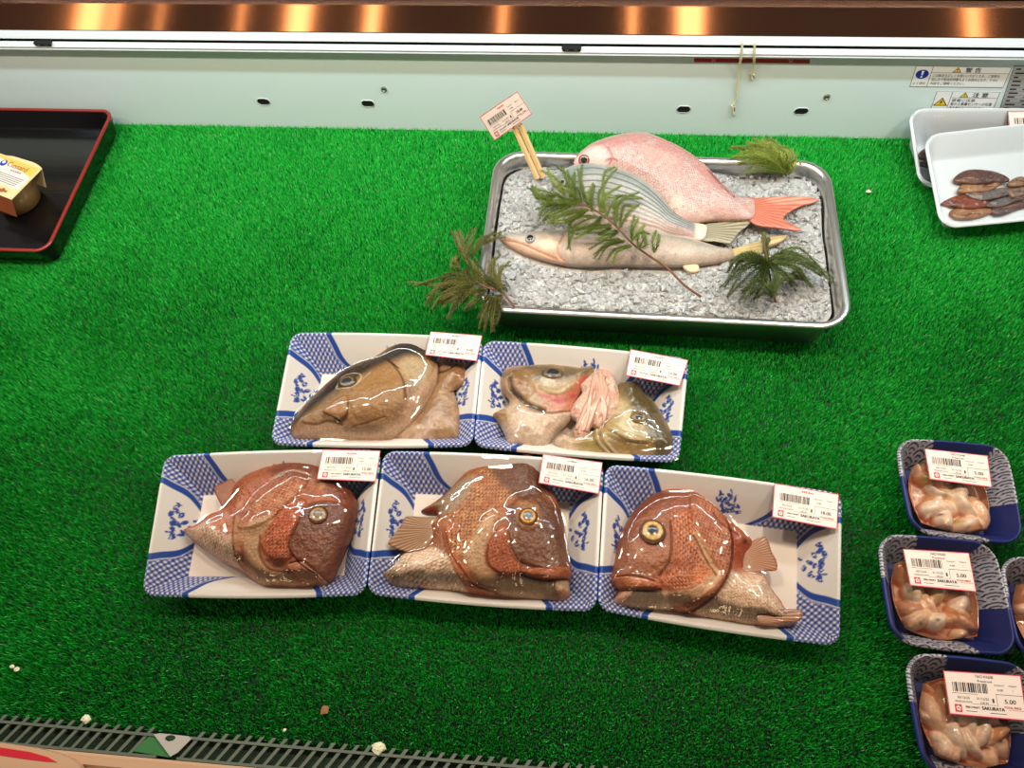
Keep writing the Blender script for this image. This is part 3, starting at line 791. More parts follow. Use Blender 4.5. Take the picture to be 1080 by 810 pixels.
SN = [(735,350),(770,300),(860,285),(960,325),(968,400),(925,520),(855,625),(810,612),(745,565),(690,505),(695,440)]
R.paint(zA(SN), (124, 70, 46), .002, .9, .0012)
R.paint(zA([(700,440),(760,420),(880,440),(900,520),(850,610),(745,560),(690,500)]), (150, 88, 58), .003, .6)
R.paint(zA([(680,570),(740,552),(790,585),(860,640),(850,660),(800,655),(720,610)]), (196, 128, 92), .0012, .95, .0022)
R.line(zA([(690,555),(745,550),(800,590),(858,640)]), (84, 38, 26), .0008, -.0012)
R.line(zA([(700,440),(690,500),(742,568),(812,614)]), (92, 44, 28), .0009, -.0012, .8)
R.line(zA([(560,440),(560,520),(600,585),(690,595)]), (120, 60, 36), .0008, -.001, .7)
R.line(zA([(445,360),(440,460),(470,560),(540,640)]), (150, 90, 60), .0009, -.0016, .8)
R.line(zA([(600,190),(690,150),(780,170)]), (220, 180, 150), .001, .0004, .5)
for k in range(9): R.spot(zA([(470+k*45, 300-k*16+(k*37 % 50))])[0], .004, (212, 150, 112), .5)
R.rough(260, .0014); R.rough(700, .0009, 4)
headA = thing('cut_sea_bream', R.center(), 'brown sea bream head in the left tray of the front row', 'fish head', 'fish heads in trays')
R.punch(1.2, np.array([.80, .70, .54])); R.build('head', M['skin'], headA); RA = R
R.eye(zA([(812, 345)])[0], .0095, (150, 118, 76), (120, 112, 100), (86, 50, 34), headA, .3, .3)
fin(headA, 'pectoral_fin', zA([(355,230),(395,205),(432,185),(455,215),(482,262),(450,300),(420,338),(396,340),(385,300)]), .026, zA([(470, 250)])[0], (130, 68, 44), (186, 120, 84), zf=.021)
close_pack('A', [RA], [(340.2, 473.9), (401.3, 475.2), (396.1, 508), (333.9, 505.4)], 'red', '12.00', 3, (.0425, .0425, .0415, .0415))
# ---- head in tray B
zB = lambda pts: Z(380, 460, 4.154, pts)
R = Relief(zB([(104,604),(150,565),(195,515),(285,492),(305,440),(300,395),(340,350),(290,345),(268,330),(330,290),(390,240),(430,195),(480,152),(560,125),(640,110),(700,90),(745,88),(780,112),(795,160),(815,215),(850,255),(880,330),(898,420),(905,490),(920,560),(928,610),(915,640),(920,695),(890,728),(820,724),(740,718),(640,716),(560,706),(480,692),(400,676),(300,670),(220,666),(150,658),(115,628)]), .020, ZF_, .018, .024, (168, 100, 58), res=.00055)
R.bulge(zB([(700, 430)])[0], .035, .03, .006)
R.mottle(150, .25, 4)
R.scales(zB([(380,300),(480,170),(620,130),(700,200),(640,330),(560,420),(460,520),(390,480)]), .005, .8, (104, 56, 28), (220, 156, 104), .75, .0007)
R.paint(zB([(560,135),(640,110),(745,85),(795,150),(815,215),(850,255),(800,270),(700,285),(640,230)]), (104, 62, 42), .005, .8)
R.paint(zB([(270,325),(330,290),(430,200),(500,170),(470,260),(380,340)]), (168, 140, 118), .003, .85)
R.paint(zB([(265,335),(320,300),(345,350)]), (176, 74, 46), .003, .8)
R.paint(zB([(104,604),(195,515),(290,490),(350,500),(400,550),(480,692),(300,670),(150,658)]), (220, 180, 154), .003)
R.scales(zB([(110,604),(195,520),(300,490),(390,530),(470,690),(300,668),(150,656)]), .0062, .6, (140, 98, 66), (236, 200, 170), .8, .0007)
R.paint(zB([(104,604),(150,580),(180,620),(150,655)]), (110, 76, 52), .004, .6)
R.paint(zB([(365,420),(400,400),(400,500),(450,560),(500,640),(600,680),(560,706),(480,692),(420,600),(385,500)]), (198, 116, 76), .0015, .9, .0022)
R.paint(zB([(465,490),(560,345),(585,380),(545,540),(620,615),(700,650),(640,690),(560,680),(490,600),(460,545)]), (206, 168, 130), .004, .6, .0012)
CH = [(590,420),(640,395),(665,480),(700,550),(695,605),(620,605),(565,565),(560,490)]
R.paint(zB(CH), (176, 88, 46), .0015, .9, .0022)
R.scales(zB(CH), .0048, 1.1, (104, 46, 22), (214, 132, 84), .8, .0007)
SN = [(660,300),(770,265),(860,320),(898,430),(910,560),(830,582),(740,567),(690,540),(655,480),(650,390)]
R.paint(zB(SN), (118, 72, 48), .003, .9, .001)
R.paint(zB([(660,400),(740,420),(840,440),(900,520),(900,562),(830,578),(700,540),(660,480)]), (142, 92, 64), .003, .7)
R.paint(zB([(680,290),(730,285),(785,310),(790,390),(740,410),(690,385)]), (170, 112, 56), .003, .7, .001)
R.paint(zB([(600,640),(700,620),(800,645),(925,640),(920,700),(880,728),(740,718),(620,690)]), (206, 164, 128), .002, .9)
R.paint(zB([(715,590),(800,578),(920,588),(928,626),(830,628),(740,612)]), (184, 104, 70), .001, .95, .0026)
R.line(zB([(700,600),(740,618),(830,632),(925,632)]), (70, 34, 24), .0008, -.0014)
R.line(zB([(660,480),(690,540),(740,568),(830,584)]), (80, 42, 28), .0008, -.001, .8)
R.line(zB([(560,480),(558,560),(620,612)]), (110, 56, 34), .0008, -.001, .7)
R.line(zB([(375,420),(395,510),(440,580),(500,650),(600,690)]), (124, 62, 38), .0009, -.0016, .8)
R.paint(zB([(840,690),(920,680),(915,725),(860,725)]), (168, 96, 72), .003, .6)
R.rough(260, .0014); R.rough(700, .0009, 4)
headB = thing('cut_sea_bream', R.center(), 'sea bream head facing right in the middle tray of the front row, cloudy yellow-ringed eye', 'fish head', 'fish heads in trays')
R.punch(1.2, np.array([.82, .73, .54])); R.build('head', M['skin'], headB); RB = R
R.eye(zB([(735, 354)])[0], .0092, (196, 138, 62), (104, 112, 120), (96, 58, 30), headB, .42, .4)
fin(headB, 'pectoral_fin', zB([(122,468),(140,440),(172,402),(190,365),(207,350),(280,355),(345,358),(362,400),(330,430),(290,490),(210,508),(135,482)]), .0295, zB([(370, 410)])[0], (128, 84, 52), (206, 156, 104), zf=.024)
close_pack('B', [RB], [(572.6, 478.8), (635.6, 487.7), (631.6, 521), (567.8, 509.3)], 'none', '16.00', 4, (.0425, .0425, .0415, .0415))
# ---- head in tray C
zC = lambda pts: Z(620, 480, 3.857, pts)
R = Relief(zC([(90,516),(95,480),(108,430),(120,360),(145,295),(180,235),(240,178),(300,148),(370,138),(430,150),(490,188),(540,232),(575,268),(620,305),(662,345),(668,380),(640,420),(640,470),(700,486),(722,500),(745,545),(780,592),(805,630),(860,660),(840,690),(800,700),(740,700),(640,690),(540,672),(440,656),(330,636),(240,634),(160,624),(112,606),(105,588),(122,560),(112,540)]), .020, ZF_, .018, .024, (182, 104, 66), res=.00055)
R.bulge(zC([(300, 380)])[0], .035, .035, .006)
R.mottle(150, .22, 7)
R.paint(zC([(440,655),(540,530),(600,450),(640,470),(700,486),(745,545),(805,630),(860,660),(800,700),(640,690)]), (224, 178, 148), .004)
R.scales(zC([(440,655),(540,540),(600,460),(700,490),(745,545),(805,640),(780,698),(640,690)]), .0038, 2.4, (158, 118, 84), (238, 198, 168), .65, .0004)
R.paint(zC([(575,300),(640,340),(668,370),(640,470),(590,470),(575,420)]), (188, 92, 54), .004, .8)
OP = [(420,170),(500,200),(560,270),(585,370),(575,470),(525,560),(430,625),(350,632),(430,590),(540,500),(500,420),(430,300)]
R.paint(zC(OP), (178, 98, 62), .0015, .8, .0018)
R.scales(zC(OP), .0044, 2.1, (116, 52, 28), (220, 150, 108), .75, .0007)
CH = [(335,200),(420,170),(430,300),(470,440),(480,460),(310,505),(330,430),(342,350),(330,270)]
R.scales(zC(CH), .0052, 1.5, (130, 56, 28), (222, 144, 100), .8, .0008)
R.paint(zC([(300,505),(400,480),(485,452),(505,480),(420,540),(340,548)]), (186, 88, 44), .0015, .85, .0008)
R.scales(zC([(300,505),(485,452),(505,480),(420,540),(340,548)]), .0044, 2.5, (120, 50, 24), (226, 150, 104), .7, .0006)
R.paint(zC([(425,318),(452,330),(510,440),(545,505),(430,590),(330,606),(298,560),(360,552),(430,535),(495,480),(468,430)]), (210, 172, 134), .003, .65, .0014)
R.paint(zC([(430,470),(490,462),(500,490),(450,525),(420,510)]), (214, 128, 72), .003, .7)
FACE = [(92,485),(118,365),(145,292),(180,232),(240,176),(310,150),(338,200),(332,260),(342,350),(332,430),(292,490),(200,497)]
R.paint(zC(FACE), (156, 92, 58), .003, .85)
R.paint(zC([(120,360),(145,292),(180,232),(240,176),(330,142),(440,155),(420,200),(330,210),(240,240),(190,290),(150,380)]), (132, 72, 46), .006, .65)
R.paint(zC([(180,380),(240,360),(330,370),(335,430),(290,480),(200,480)]), (170, 104, 68), .005, .6)
R.paint(zC([(195,345),(215,375),(270,395),(320,380),(340,350),(345,400),(260,430),(190,400)]), (196, 140, 104), .004, .45)
R.paint(zC([(105,588),(135,556),(250,548),(300,562),(335,600),(330,636),(240,634),(160,624),(112,606)]), (222, 182, 148), .0018, .95, .001)
R.paint(zC([(105,588),(130,560),(165,575),(150,615)]), (206, 132, 110), .003, .6)
R.paint(zC([(88,516),(130,498),(200,498),(262,518),(282,535),(250,546),(150,542),(100,532)]), (196, 118, 76), .001, .95, .003)
R.line(zC([(110,545),(150,551),(255,552),(295,545)]), (66, 30, 22), .0009, -.0018)
R.line(zC([(95,500),(140,492),(205,494),(270,512)]), (90, 46, 30), .0007, -.001, .8)
R.line(zC([(292,488),(330,432),(342,350),(335,270)]), (104, 54, 34), .0009, -.001, .7)
R.line(zC([(490,190),(565,272),(587,380),(572,480),(520,565),(430,630),(380,645)]), (108, 52, 32), .001, -.0022, .85)
R.line(zC([(430,330),(480,430),(520,490)]), (130, 66, 42), .0008, -.001, .8)
R.line(zC([(510,240),(540,280),(590,310),(650,345)]), (112, 56, 36), .001, -.001, .7)
R.spot(zC([(640, 352)])[0], .003, (70, 28, 22), .8)
R.rough(260, .0013); R.rough(700, .0009, 4)
headC = thing('cut_sea_bream', R.center(), 'sea bream head facing left in the right tray of the front row, round golden eye', 'fish head', 'fish heads in trays')
R.punch(1.2, np.array([.88, .76, .58])); R.build('head', M['skin'], headC); RC = R
R.eye(zC([(263, 313)])[0], .0125, (196, 160, 96), (38, 34, 34), (96, 62, 42), headC, .3, .42)
fin(headC, 'pectoral_fin', zC([(598,395),(620,362),(662,352),(688,340),(720,332),(735,352),(748,395),(768,430),(768,468),(735,470),(700,478),(645,482),(605,470)]), .027, zC([(590, 420)])[0], (150, 86, 52), (206, 150, 104), zf=.022)
fin(headC, 'pelvic_fin', zC([(690,640),(740,628),(800,626),(868,630),(866,672),(800,680),(730,690),(692,680)]), .033, zC([(640, 660)])[0], (120, 74, 52), (176, 124, 88), zf=.029)
close_pack('C', [RC], [(816.7, 509.4), (884.8, 521.3), (882.9, 558.3), (814.4, 545.4)], 'red', '18.00', 5, (.0425, .0425, .0418, .0418))
# ---- tray D: long olive-brown head and the slab of collar beside it
zD = lambda pts: Z(280, 335, 4.696, pts)
R2 = Relief(zD([(855,205),(930,222),(1000,228),(1002,330),(945,352),(935,370),(958,450),(968,520),(965,600),(900,612),(840,618),(720,612),(640,600),(700,540),(800,415),(850,300)]), .014, ZF_, .010, .018, (176, 132, 92))
R2.mottle(120, .22, 3); R2.mottle(60, .6, 5, (206, 172, 142))
R2.paint(zD([(850,330),(900,260),(960,240),(1000,240),(1000,330),(930,350)]), (170, 120, 74), .006, .7)
R2.line(zD([(855,275),(900,260),(950,230)]), (104, 70, 46), .001, -.001)
R2.line(zD([(920,365),(945,360),(970,345)]), (90, 60, 44), .0012, -.001)
R2.paint(zD([(700,610),(760,560),(840,480),(880,480),(800,590)]), (206, 166, 140), .006, .7)
R2.rough(140, .002)
slab = thing('fish_collar', R2.center(), 'flat brown slab of fish collar tucked beside the long olive fish head', 'fish piece')
R2.punch(1.2, np.array([.68, .66, .62])); R2.build('collar', M['flesh'], slab)
R = Relief(zD([(126,572),(130,530),(160,482),(205,430),(255,380),(320,320),(400,260),(480,222),(560,190),(630,142),(690,120),(755,130),(800,165),(848,210),(856,270),(840,345),(800,425),(750,495),(700,548),(640,592),(590,612),(400,614),(300,614),(200,610),(150,604)]), .020, ZF_, .018, .032, (164, 120, 74), res=.00055)
R.bulge(zD([(560, 400)])[0], .04, .025, .006, .5)
R.mottle(110, .18, 2)
R.paint(zD([(126,560),(160,482),(255,380),(400,258),(560,188),(690,118),(800,160),(700,190),(560,235),(470,290),(330,380),(230,450)]), (58, 42, 28), .006, .95)
R.paint(zD([(630,150),(690,118),(800,165),(840,205),(740,190)]), (60, 42, 30), .005, .8)
R.paint(zD([(430,330),(560,260),(640,230),(700,330),(690,430),(560,480),(430,470)]), (178, 128, 70), .01, .7)
R.paint(zD([(650,240),(720,190),(830,230),(850,270),(800,360),(720,330)]), (206, 178, 140), .008, .55)
R.paint(zD([(140,590),(180,530),(300,520),(450,540),(620,520),(780,430),(700,548),(590,612),(300,614)]), (214, 174, 146), .008, .9)
R.paint(zD([(690,430),(780,330),(845,260),(850,300),(790,430),(700,530)]), (210, 166, 134), .004, .7)
MX = [(285,470),(330,425),(395,388),(412,415),(408,470),(372,508),(330,492)]
R.paint(zD(MX), (176, 126, 76), .0015, .9, .0018)
R.line(zD([(285,470),(330,492),(375,510),(408,470),(412,420)]), (100, 70, 44), .0008, -.001, .8)
R.line(zD([(180,520),(250,528),(310,512),(380,530)]), (130, 92, 66), .001, -.001, .7)
R.line(zD([(600,200),(650,255),(685,320),(692,400)]), (110, 80, 52), .0009, -.0012, .7)
R.line(zD([(605,205),(612,215),(660,250)]), (60, 44, 34), .0007, -.0006)
R.line(zD([(855,235),(842,340),(800,420),(745,500),(690,555)]), (226, 188, 160), .0012, .0012, .7)
R.line(zD([(430,540),(520,515),(590,490)]), (110, 80, 58), .0007, -.0008, .7)
R.line(zD([(350,350),(380,295),(440,275),(475,290),(450,330),(400,350),(350,352)]), (206, 180, 140), .0007, .0003, .7)
R.line(zD([(520,270),(480,305),(430,340)]), (200, 176, 140), .0006, 0, .5)
R.rough(200, .0014)
headD = thing('cut_fish', R.center(), 'long olive-brown fish head pointing down left in the left tray of the back pair', 'fish head', 'fish heads in trays')
R.punch(1.2, np.array([.66, .60, .44])); R.build('head', M['skin'], headD); RD = R
R.eye(zD([(405, 318)])[0], .0078, (104, 84, 62), (44, 42, 44), (60, 44, 32), headD, .45, .3, 1.35)
close_pack('D', [RD, R2], [(453.9, 349.6), (508.7, 353.8), (502.8, 380.9), (448.3, 374.3)], 'grey', '10.00', 6, (.0425, .0425, .0415, .0415))
# ---- tray E: a split head, two halves and the pink gill flesh between them
zE = lambda pts: Z(490, 345, 4.32, pts)
headE = thing('split_fish_head', (FT['E'][0].location[0], FT['E'][0].location[1], ZF_), 'split fish head with pink gills laid open in the right tray of the back pair', 'fish head', 'fish heads in trays')
RL = Relief(zE([(127,402),(180,372),(205,340),(170,290),(165,240),(175,205),(205,185),(290,178),(370,170),(450,176),(530,186),(585,165),(618,172),(600,205),(565,250),(530,300),(505,350),(485,420),(425,480),(355,552),(270,550),(205,545),(185,500),(155,440)]), .017, ZF_, .014, .026, (196, 164, 128))
RL.mottle(130, .2, 6)
RL.paint(zE([(165,240),(180,205),(290,176),(450,174),(540,186),(600,175),(560,215),(480,235),(400,240),(300,240),(220,250)]), (112, 90, 52), .005, .85)
RL.paint(zE([(200,210),(300,190),(330,230),(240,245)]), (176, 128, 62), .005, .6)
RL.paint(zE([(345,225),(400,235),(410,265),(360,265)]), (206, 196, 170), .003, .8)
RL.paint(zE([(170,240),(220,230),(300,250),(320,300),(250,330),(200,320),(172,290)]), (176, 130, 92), .003, .7, .0012)
RL.line(zE([(205,235),(215,280),(240,310),(300,355),(360,375)]), (56, 38, 26), .0024, -.0026, .95)
RL.paint(zE([(327,290),(370,305),(440,305),(490,270),(535,225),(570,235),(540,280),(500,330),(440,350),(365,330)]), (204, 66, 52), .003, .85)
RL.paint(zE([(340,270),(420,285),(490,255),(500,265),(440,305),(380,300)]), (206, 180, 130), .002, .7, .0012)
RL.paint(zE([(360,345),(440,352),(520,330),(490,385),(400,380)]), (216, 120, 96), .003, .7)
RL.paint(zE([(130,402),(180,372),(230,350),(300,378),(400,396),(500,392),(480,430),(425,480),(355,552),(205,545),(155,440)]), (212, 180, 154), .003, .9, .001)
RL.paint(zE([(127,402),(180,372),(200,420),(160,450)]), (176, 134, 78), .004, .8)
RL.mottle(90, .35, 12, (190, 150, 110))
RL.line(zE([(300,378),(400,392),(500,390)]), (150, 100, 78), .001, -.0014, .7)
RL.rough(180, .0018)
RL.punch(1.2, np.array([.74, .70, .66])); oL = RL.build('left_half', M['flesh'], headE); tag(oL, 'olive and silver left half with red mouth')
RL.eye(zE([(402, 210)])[0], .0078, (112, 90, 60), (28, 26, 28), (92, 72, 44), headE, .5, .35, 1.5)
RR = Relief(zE([(700,262),(740,252),(790,255),(815,300),(860,340),(900,400),(940,470),(972,540),(950,590),(850,604),(700,604),(560,590),(470,580),(405,532),(450,490),(510,505),(590,470),(640,420),(690,350),(695,300)]), .018, ZF_, .015, .026, (186, 160, 112))
RR.mottle(130, .2, 8)
RR.paint(zE([(700,262),(790,255),(860,340),(940,470),(972,540),(950,590),(860,600),(850,520),(830,450),(770,390),(740,330)]), (98, 82, 48), .006, .85)
RR.paint(zE([(680,360),(740,330),(760,390),(760,460),(820,500),(740,500),(680,450)]), (206, 186, 140), .005, .7)
RR.paint(zE([(650,430),(720,470),(800,500),(840,520),(800,530),(700,510),(640,480)]), (184, 150, 84), .002, .7, .0014)
RR.paint(zE([(700,510),(800,530),(860,530),(850,600),(700,604)]), (176, 140, 74), .005, .7)
RR.paint(zE([(405,532),(450,490),(520,510),(560,540),(560,590),(470,580)]), (222, 190, 162), .004, .85)
RR.paint(zE([(500,530),(590,490),(640,540),(640,600),(560,590)]), (176, 152, 76), .005, .7)
for k in range(4): RR.line(zE([(585+k*16,450+k*12),(592+k*18,510+k*6),(640+k*20,570+k*4),(690+k*20,600)]), (226, 196, 160) if k % 2 else (140, 104, 66), .0009, .0012 if k % 2 else -.001, .7)
RR.line(zE([(655,470),(740,520),(830,530)]), (120, 90, 56), .0009, -.0012, .7)
RR.mottle(100, .3, 13, (150, 120, 70))
RR.rough(180, .0018)
RR.punch(1.2, np.array([.68, .66, .6])); oR = RR.build('right_half', M['flesh'], headE); tag(oR, 'olive right half with eye')
RR.eye(zE([(795, 412)])[0], .0075, (112, 84, 56), (30, 26, 28), (112, 92, 58), headE, .42, .4, 1.2)
RG = Relief(zE([(540,250),(588,206),(615,193),(650,197),(680,228),(703,290),(706,350),(690,410),(655,450),(615,472),(580,455),(562,498),(530,515),(500,505),(495,470),(510,425),(478,398),(500,345),(535,300),(525,272)]), .023, ZF_, .008, .016, (222, 184, 162), n=3)
RG.mottle(160, .12, 9)
for k in range(6):
    o_ = k*19; j = random.uniform(-14, 14)
    RG.line(zE([(604+o_*.4+j,205+o_*.25),(592+o_*.8,270+o_*.5+j),(560+o_*.9-j,360+o_*.4),(520+o_*1.1,480-o_*.4)]), (206, 132, 108) if k % 2 else (240, 206, 188), .0013, -.0005 if k % 2 else .0006, .35)
RG.spot(zE([(565, 395)])[0], .004, (150, 70, 40), .8); RG.spot(zE([(600, 262)])[0], .003, (176, 60, 44), .8)
RG.mottle(110, .5, 14, (214, 140, 120)); RG.rough(150, .004); RG.rough(400, .0015)
RG.punch(1.2, np.array([.85, .78, .74])); oG = RG.build('gills', M['flesh'], headE); tag(oG, 'pale pink gill flesh')
rs_ = random.Random(12); mbs = MB()
for k in range(11):
    x0, y0 = 596+rs_.uniform(-14, 40), 203+rs_.uniform(-6, 22); x3 = 505+k*15+rs_.uniform(-12, 12); y3 = 500-abs(k-2)*9+rs_.uniform(-18, 10)
    mid = [(x0*.62+x3*.38+rs_.uniform(4, 30), y0*.62+y3*.38), (x0*.3+x3*.7+rs_.uniform(-8, 22), y0*.3+y3*.7)]
    w_ = []
    for p_ in [(x0, y0)]+mid+[(x3, y3)]:
        p_ = zE([p_])[0]; tops_ = [r_.at(p_) for r_ in (RG, RL, RR)]
        hit = [t_ for t_, r_ in zip(tops_, (RG, RL, RR)) if r_.top(np.array([t_[0]]), np.array([t_[1]]))[0] > 0]
        w_.append(max(hit, key=lambda t_: t_[2]) if hit else P(p_[0], p_[1], .012))
    c_ = catmull(w_, 7, False)+[0, 0, .0004]
    mbs.tube(c_, .0017+.0008*np.sin(np.linspace(.3, 2.9, len(c_)))*rs_.uniform(.6, 1.4), 7)
tag(mbs.build('gill_strands', mat('gill_strand', (214, 168, 146), .25, coat=.3, nscale=120, namt=.2, bscale=300, bstr=.4), headE, smooth=True), 'pale gill strands')
close_pack('E', [RL, RR, RG], [(664.8, 368.2), (726, 379.7), (716.9, 407), (660.1, 395.9)], 'grey', '10.00', 7, (.0425, .0425, .0415, .0415))
# ------------------------------------------------------------------ steel pan of crushed ice with three whole fish
VC, VW, VD, VR = (.0945, .5425), .397, .236, math.radians(-.9)
pan = thing('steel_pan', (VC[0], VC[1], 0), 'shallow stainless steel pan filled with crushed ice and whole fish', 'pan')
m = MB()
vessel(m, (VC[0], VC[1], 0), VW, VD, .036, [(.020, .0003), (.0145, .002), (.013, .005), (.0085, .046), (.0074, .0512), (.0012, .0518), (0, .0532), (.0008, .0548), (.0036, .0556), (.0074, .0550), (.0094, .0505), (.0140, .006), (.019, .0026)], VR, 8)
m.build('pan_shell', M['steel'], pan, smooth=True)
Relief.K = 1.2
z1 = lambda pts: Z(590, 130, 3.857, pts)      # crop with the bream and the striped fish
z2 = lambda pts: Z(500, 180, 4.154, pts)      # crop with the slim fish
# pink sea bream
RP = Relief(z1([(58,165),(66,140),(90,115),(130,88),(200,62),(280,46),(350,46),(430,74),(520,120),(600,182),(660,250),(720,297),(785,308),(796,340),(788,384),(740,390),(700,392),(620,392),(520,408),(470,380),(440,335),(385,275),(310,222),(230,192),(150,180),(90,182)]), .062, .048, .017, .030, (188, 152, 142), power=.65)
RP.bulge(z1([(380, 190)])[0], .045, .025, .003, -.5); RP.taper(z1([(800, 345)])[0], .045)
RP.paint(z1([(66,140),(200,62),(350,46),(520,120),(660,250),(720,297),(640,270),(500,160),(360,90),(220,100),(100,150)]), (176, 104, 98), .005, .65)
RP.paint(z1([(250,120),(420,150),(620,280),(760,340),(700,380),(560,320),(420,250),(300,190)]), (190, 130, 114), .012, .55)
RP.paint(z1([(300,215),(420,300),(470,370),(620,385),(560,350),(470,290),(380,240)]), (224, 196, 172), .005, .8)
RP.paint(z1([(58,165),(90,115),(150,90),(195,110),(190,170),(110,185)]), (222, 180, 172), .004, .8)
RP.scales(z1([(190,80),(350,50),(520,125),(660,260),(780,315),(785,380),(620,385),(470,370),(380,270),(300,215),(195,170)]), .0034, -.55, (140, 84, 82), (206, 184, 176), .75, .0005)
RP.line(z1([(195,95),(215,140),(195,180)]), (176, 110, 104), .001, -.0015, .8)
RP.line(z1([(190,150),(215,142),(235,150)]), (150, 70, 66), .0012, .0004, .7)
RP.line(z1([(360,52),(450,85),(540,135),(620,205),(670,262),(715,298)]), (150, 72, 66), .0012, .001, .7)
RP.mottle(120, .1, 3); RP.rough(160, .0008)
bream = thing('sea_bream', RP.center(), 'whole pink sea bream lying along the back of the ice pan', 'fish', 'whole fish on ice')
RP.build('body', M['skin'], bream)
RP.eye(z1([(100, 150)])[0], .0065, (176, 140, 118), (30, 26, 26), (110, 64, 56), bream, .5, .4)
def whole_fin(parent, outline, zo, root, base, ray, name='tail_fin', tip=None, H=.0022, pitch=.0026, zf=None, alpha=.5):
    r = Relief(outline, zo, zo-.002 if zf is None else zf, H, .005, base, .0006)
    if tip: r.paint(tip[0], tip[1], .006, .8)
    r.mottle(160, .15, 4); r.rays(root, ray, pitch, alpha)
    o = r.build(name, M['fin'], parent); return r
whole_fin(bream, z1([(770,306),(800,304),(870,300),(960,297),(1052,308),(1030,324),(980,338),(930,366),(912,388),(940,408),(985,432),(960,438),(900,427),(830,420),(795,410),(770,384)]), .060, z1([(700, 345)])[0], (196, 116, 92), (150, 62, 50), tip=(z1([(860,298),(1052,306),(1030,324),(930,330),(860,318)]), (232, 156, 132)), zf=.0565, H=.0012, alpha=.7)
whole_fin(bream, z1([(560,150),(600,180),(640,222),(690,280),(715,300),(690,296),(640,258),(590,200)]), .072, z1([(600, 260)])[0], (140, 84, 74), (96, 48, 44), 'dorsal_fin', zf=.066)
# grey striped fish
RS = Relief(z1([(-25,235),(5,200),(45,180),(100,168),(150,168),(230,186),(310,216),(390,272),(440,330),(480,374),(540,402),(595,414),(600,440),(578,474),(470,470),(390,456),(330,442),(200,430),(100,425),(30,400),(-15,300)]), .059, .045, .015, .026, (172, 168, 158), power=.65); RS.taper(z1([(600, 440)])[0], .04)
RS.paint(z1([(-25,240),(45,180),(150,168),(310,216),(440,330),(540,402),(480,400),(400,330),(300,255),(150,205),(20,230)]), (118, 128, 122), .006, .85)
RS.paint(z1([(20,400),(100,330),(250,360),(400,420),(560,440),(578,474),(330,442),(100,425)]), (226, 194, 178), .008, .8)
RS.scales(z1([(60,190),(150,172),(310,220),(440,335),(560,412),(570,470),(330,440),(100,420)]), .003, -.5, (110, 110, 112), (206, 202, 194), .3, .0003)
for k in range(9):
    f = k/8
    RS.line(z1([(60,190+f*200),(150,182+f*200),(240,203+f*190),(320,238+f*165),(400,300+f*125),(460,362+f*85),(560,415+f*48)]), (70, 78, 84) if k < 5 else (140, 104, 94), .0010, -.0002, .85)
RS.paint(z1([(555,405),(598,414),(600,445),(580,474),(555,465)]), (226, 204, 180), .003, .8)
RS.mottle(130, .1, 6)
striped = thing('striped_fish', RS.center(), 'silver-grey fish with thin dark stripes lying between the pink bream and the slim fish', 'fish', 'whole fish on ice')
RS.build('body', M['skin'], striped)
RS.eye(z1([(12, 245)])[0], .006, (214, 206, 180), (30, 30, 32), (130, 130, 128), striped, .5, .4)
whole_fin(striped, z1([(585,416),(640,404),(700,394),(788,388),(765,418),(730,445),(712,470),(690,490),(640,482),(575,474)]), .056, z1([(520, 440)])[0], (160, 150, 122), (80, 74, 64), zf=.0545, H=.0012, alpha=.8)
# slim silver fish
a1 = z2([(108,292),(140,286),(180,284),(240,274),(300,266),(420,262),(560,258),(700,264),(830,282),(950,302)])
a2 = z1([(640,505),(700,518),(712,545),(690,556),(560,574),(450,578)])
a3 = z2([(620,412),(480,414),(380,404),(260,374),(180,344),(130,314)])
RB_ = Relief(a1+a2+a3, .053, .042, .012, .018, (178, 158, 142), power=.65)
RB_.paint(a1[:1]+a1[2:]+a2[:2]+z1([(560,520),(400,490)])+z2([(560,290),(300,290),(180,300)]), (140, 136, 124), .004, .8)
RB_.paint(z2([(180,300),(420,280),(700,290),(950,320),(900,360),(620,380),(400,380),(220,350)]), (186, 160, 142), .006, .6)
RB_.paint(z2([(120,305),(200,310),(300,345),(380,375),(380,404),(260,374),(150,330)]), (224, 170, 140), .003, .8)
RB_.line(z2([(125,306),(200,318),(280,352),(360,388)]), (176, 110, 80), .0009, -.0012, .8)
RB_.line(z2([(395,280),(370,330),(372,370),(400,400)]), (190, 130, 96), .001, -.0014, .8)
RB_.paint(z2([(280,310),(330,300),(370,320),(350,350),(300,345)]), (226, 196, 160), .003, .8, .0005)
RB_.line(z2([(110,290),(220,276),(420,264),(700,266),(950,304)]), (120, 112, 96), .0008, 0, .7)
RB_.mottle(150, .14, 7); RB_.rough(140, .0006)
slim = thing('slim_fish', RB_.center(), 'slim long-snouted silver fish with a yellow tail lying in front on the ice', 'fish', 'whole fish on ice')
RB_.build('body', M['skin'], slim)
RB_.eye(z2([(246, 297)])[0], .0058, (216, 206, 186), (26, 26, 30), (150, 140, 130), slim, .6, .4)
whole_fin(slim, z1([(665,515),(700,512),(770,492),(850,468),(925,456),(905,480),(850,505),(825,524),(810,545),(750,552),(700,560),(680,548)]), .052, z1([(620, 540)])[0], (196, 170, 118), (140, 112, 70), zf=.046)
whole_fin(slim, z1([(500,578),(520,560),(560,572),(568,600),(530,606)]), .051, z1([(520, 560)])[0], (226, 196, 156), (190, 150, 110), 'pelvic_fin', zf=.046)
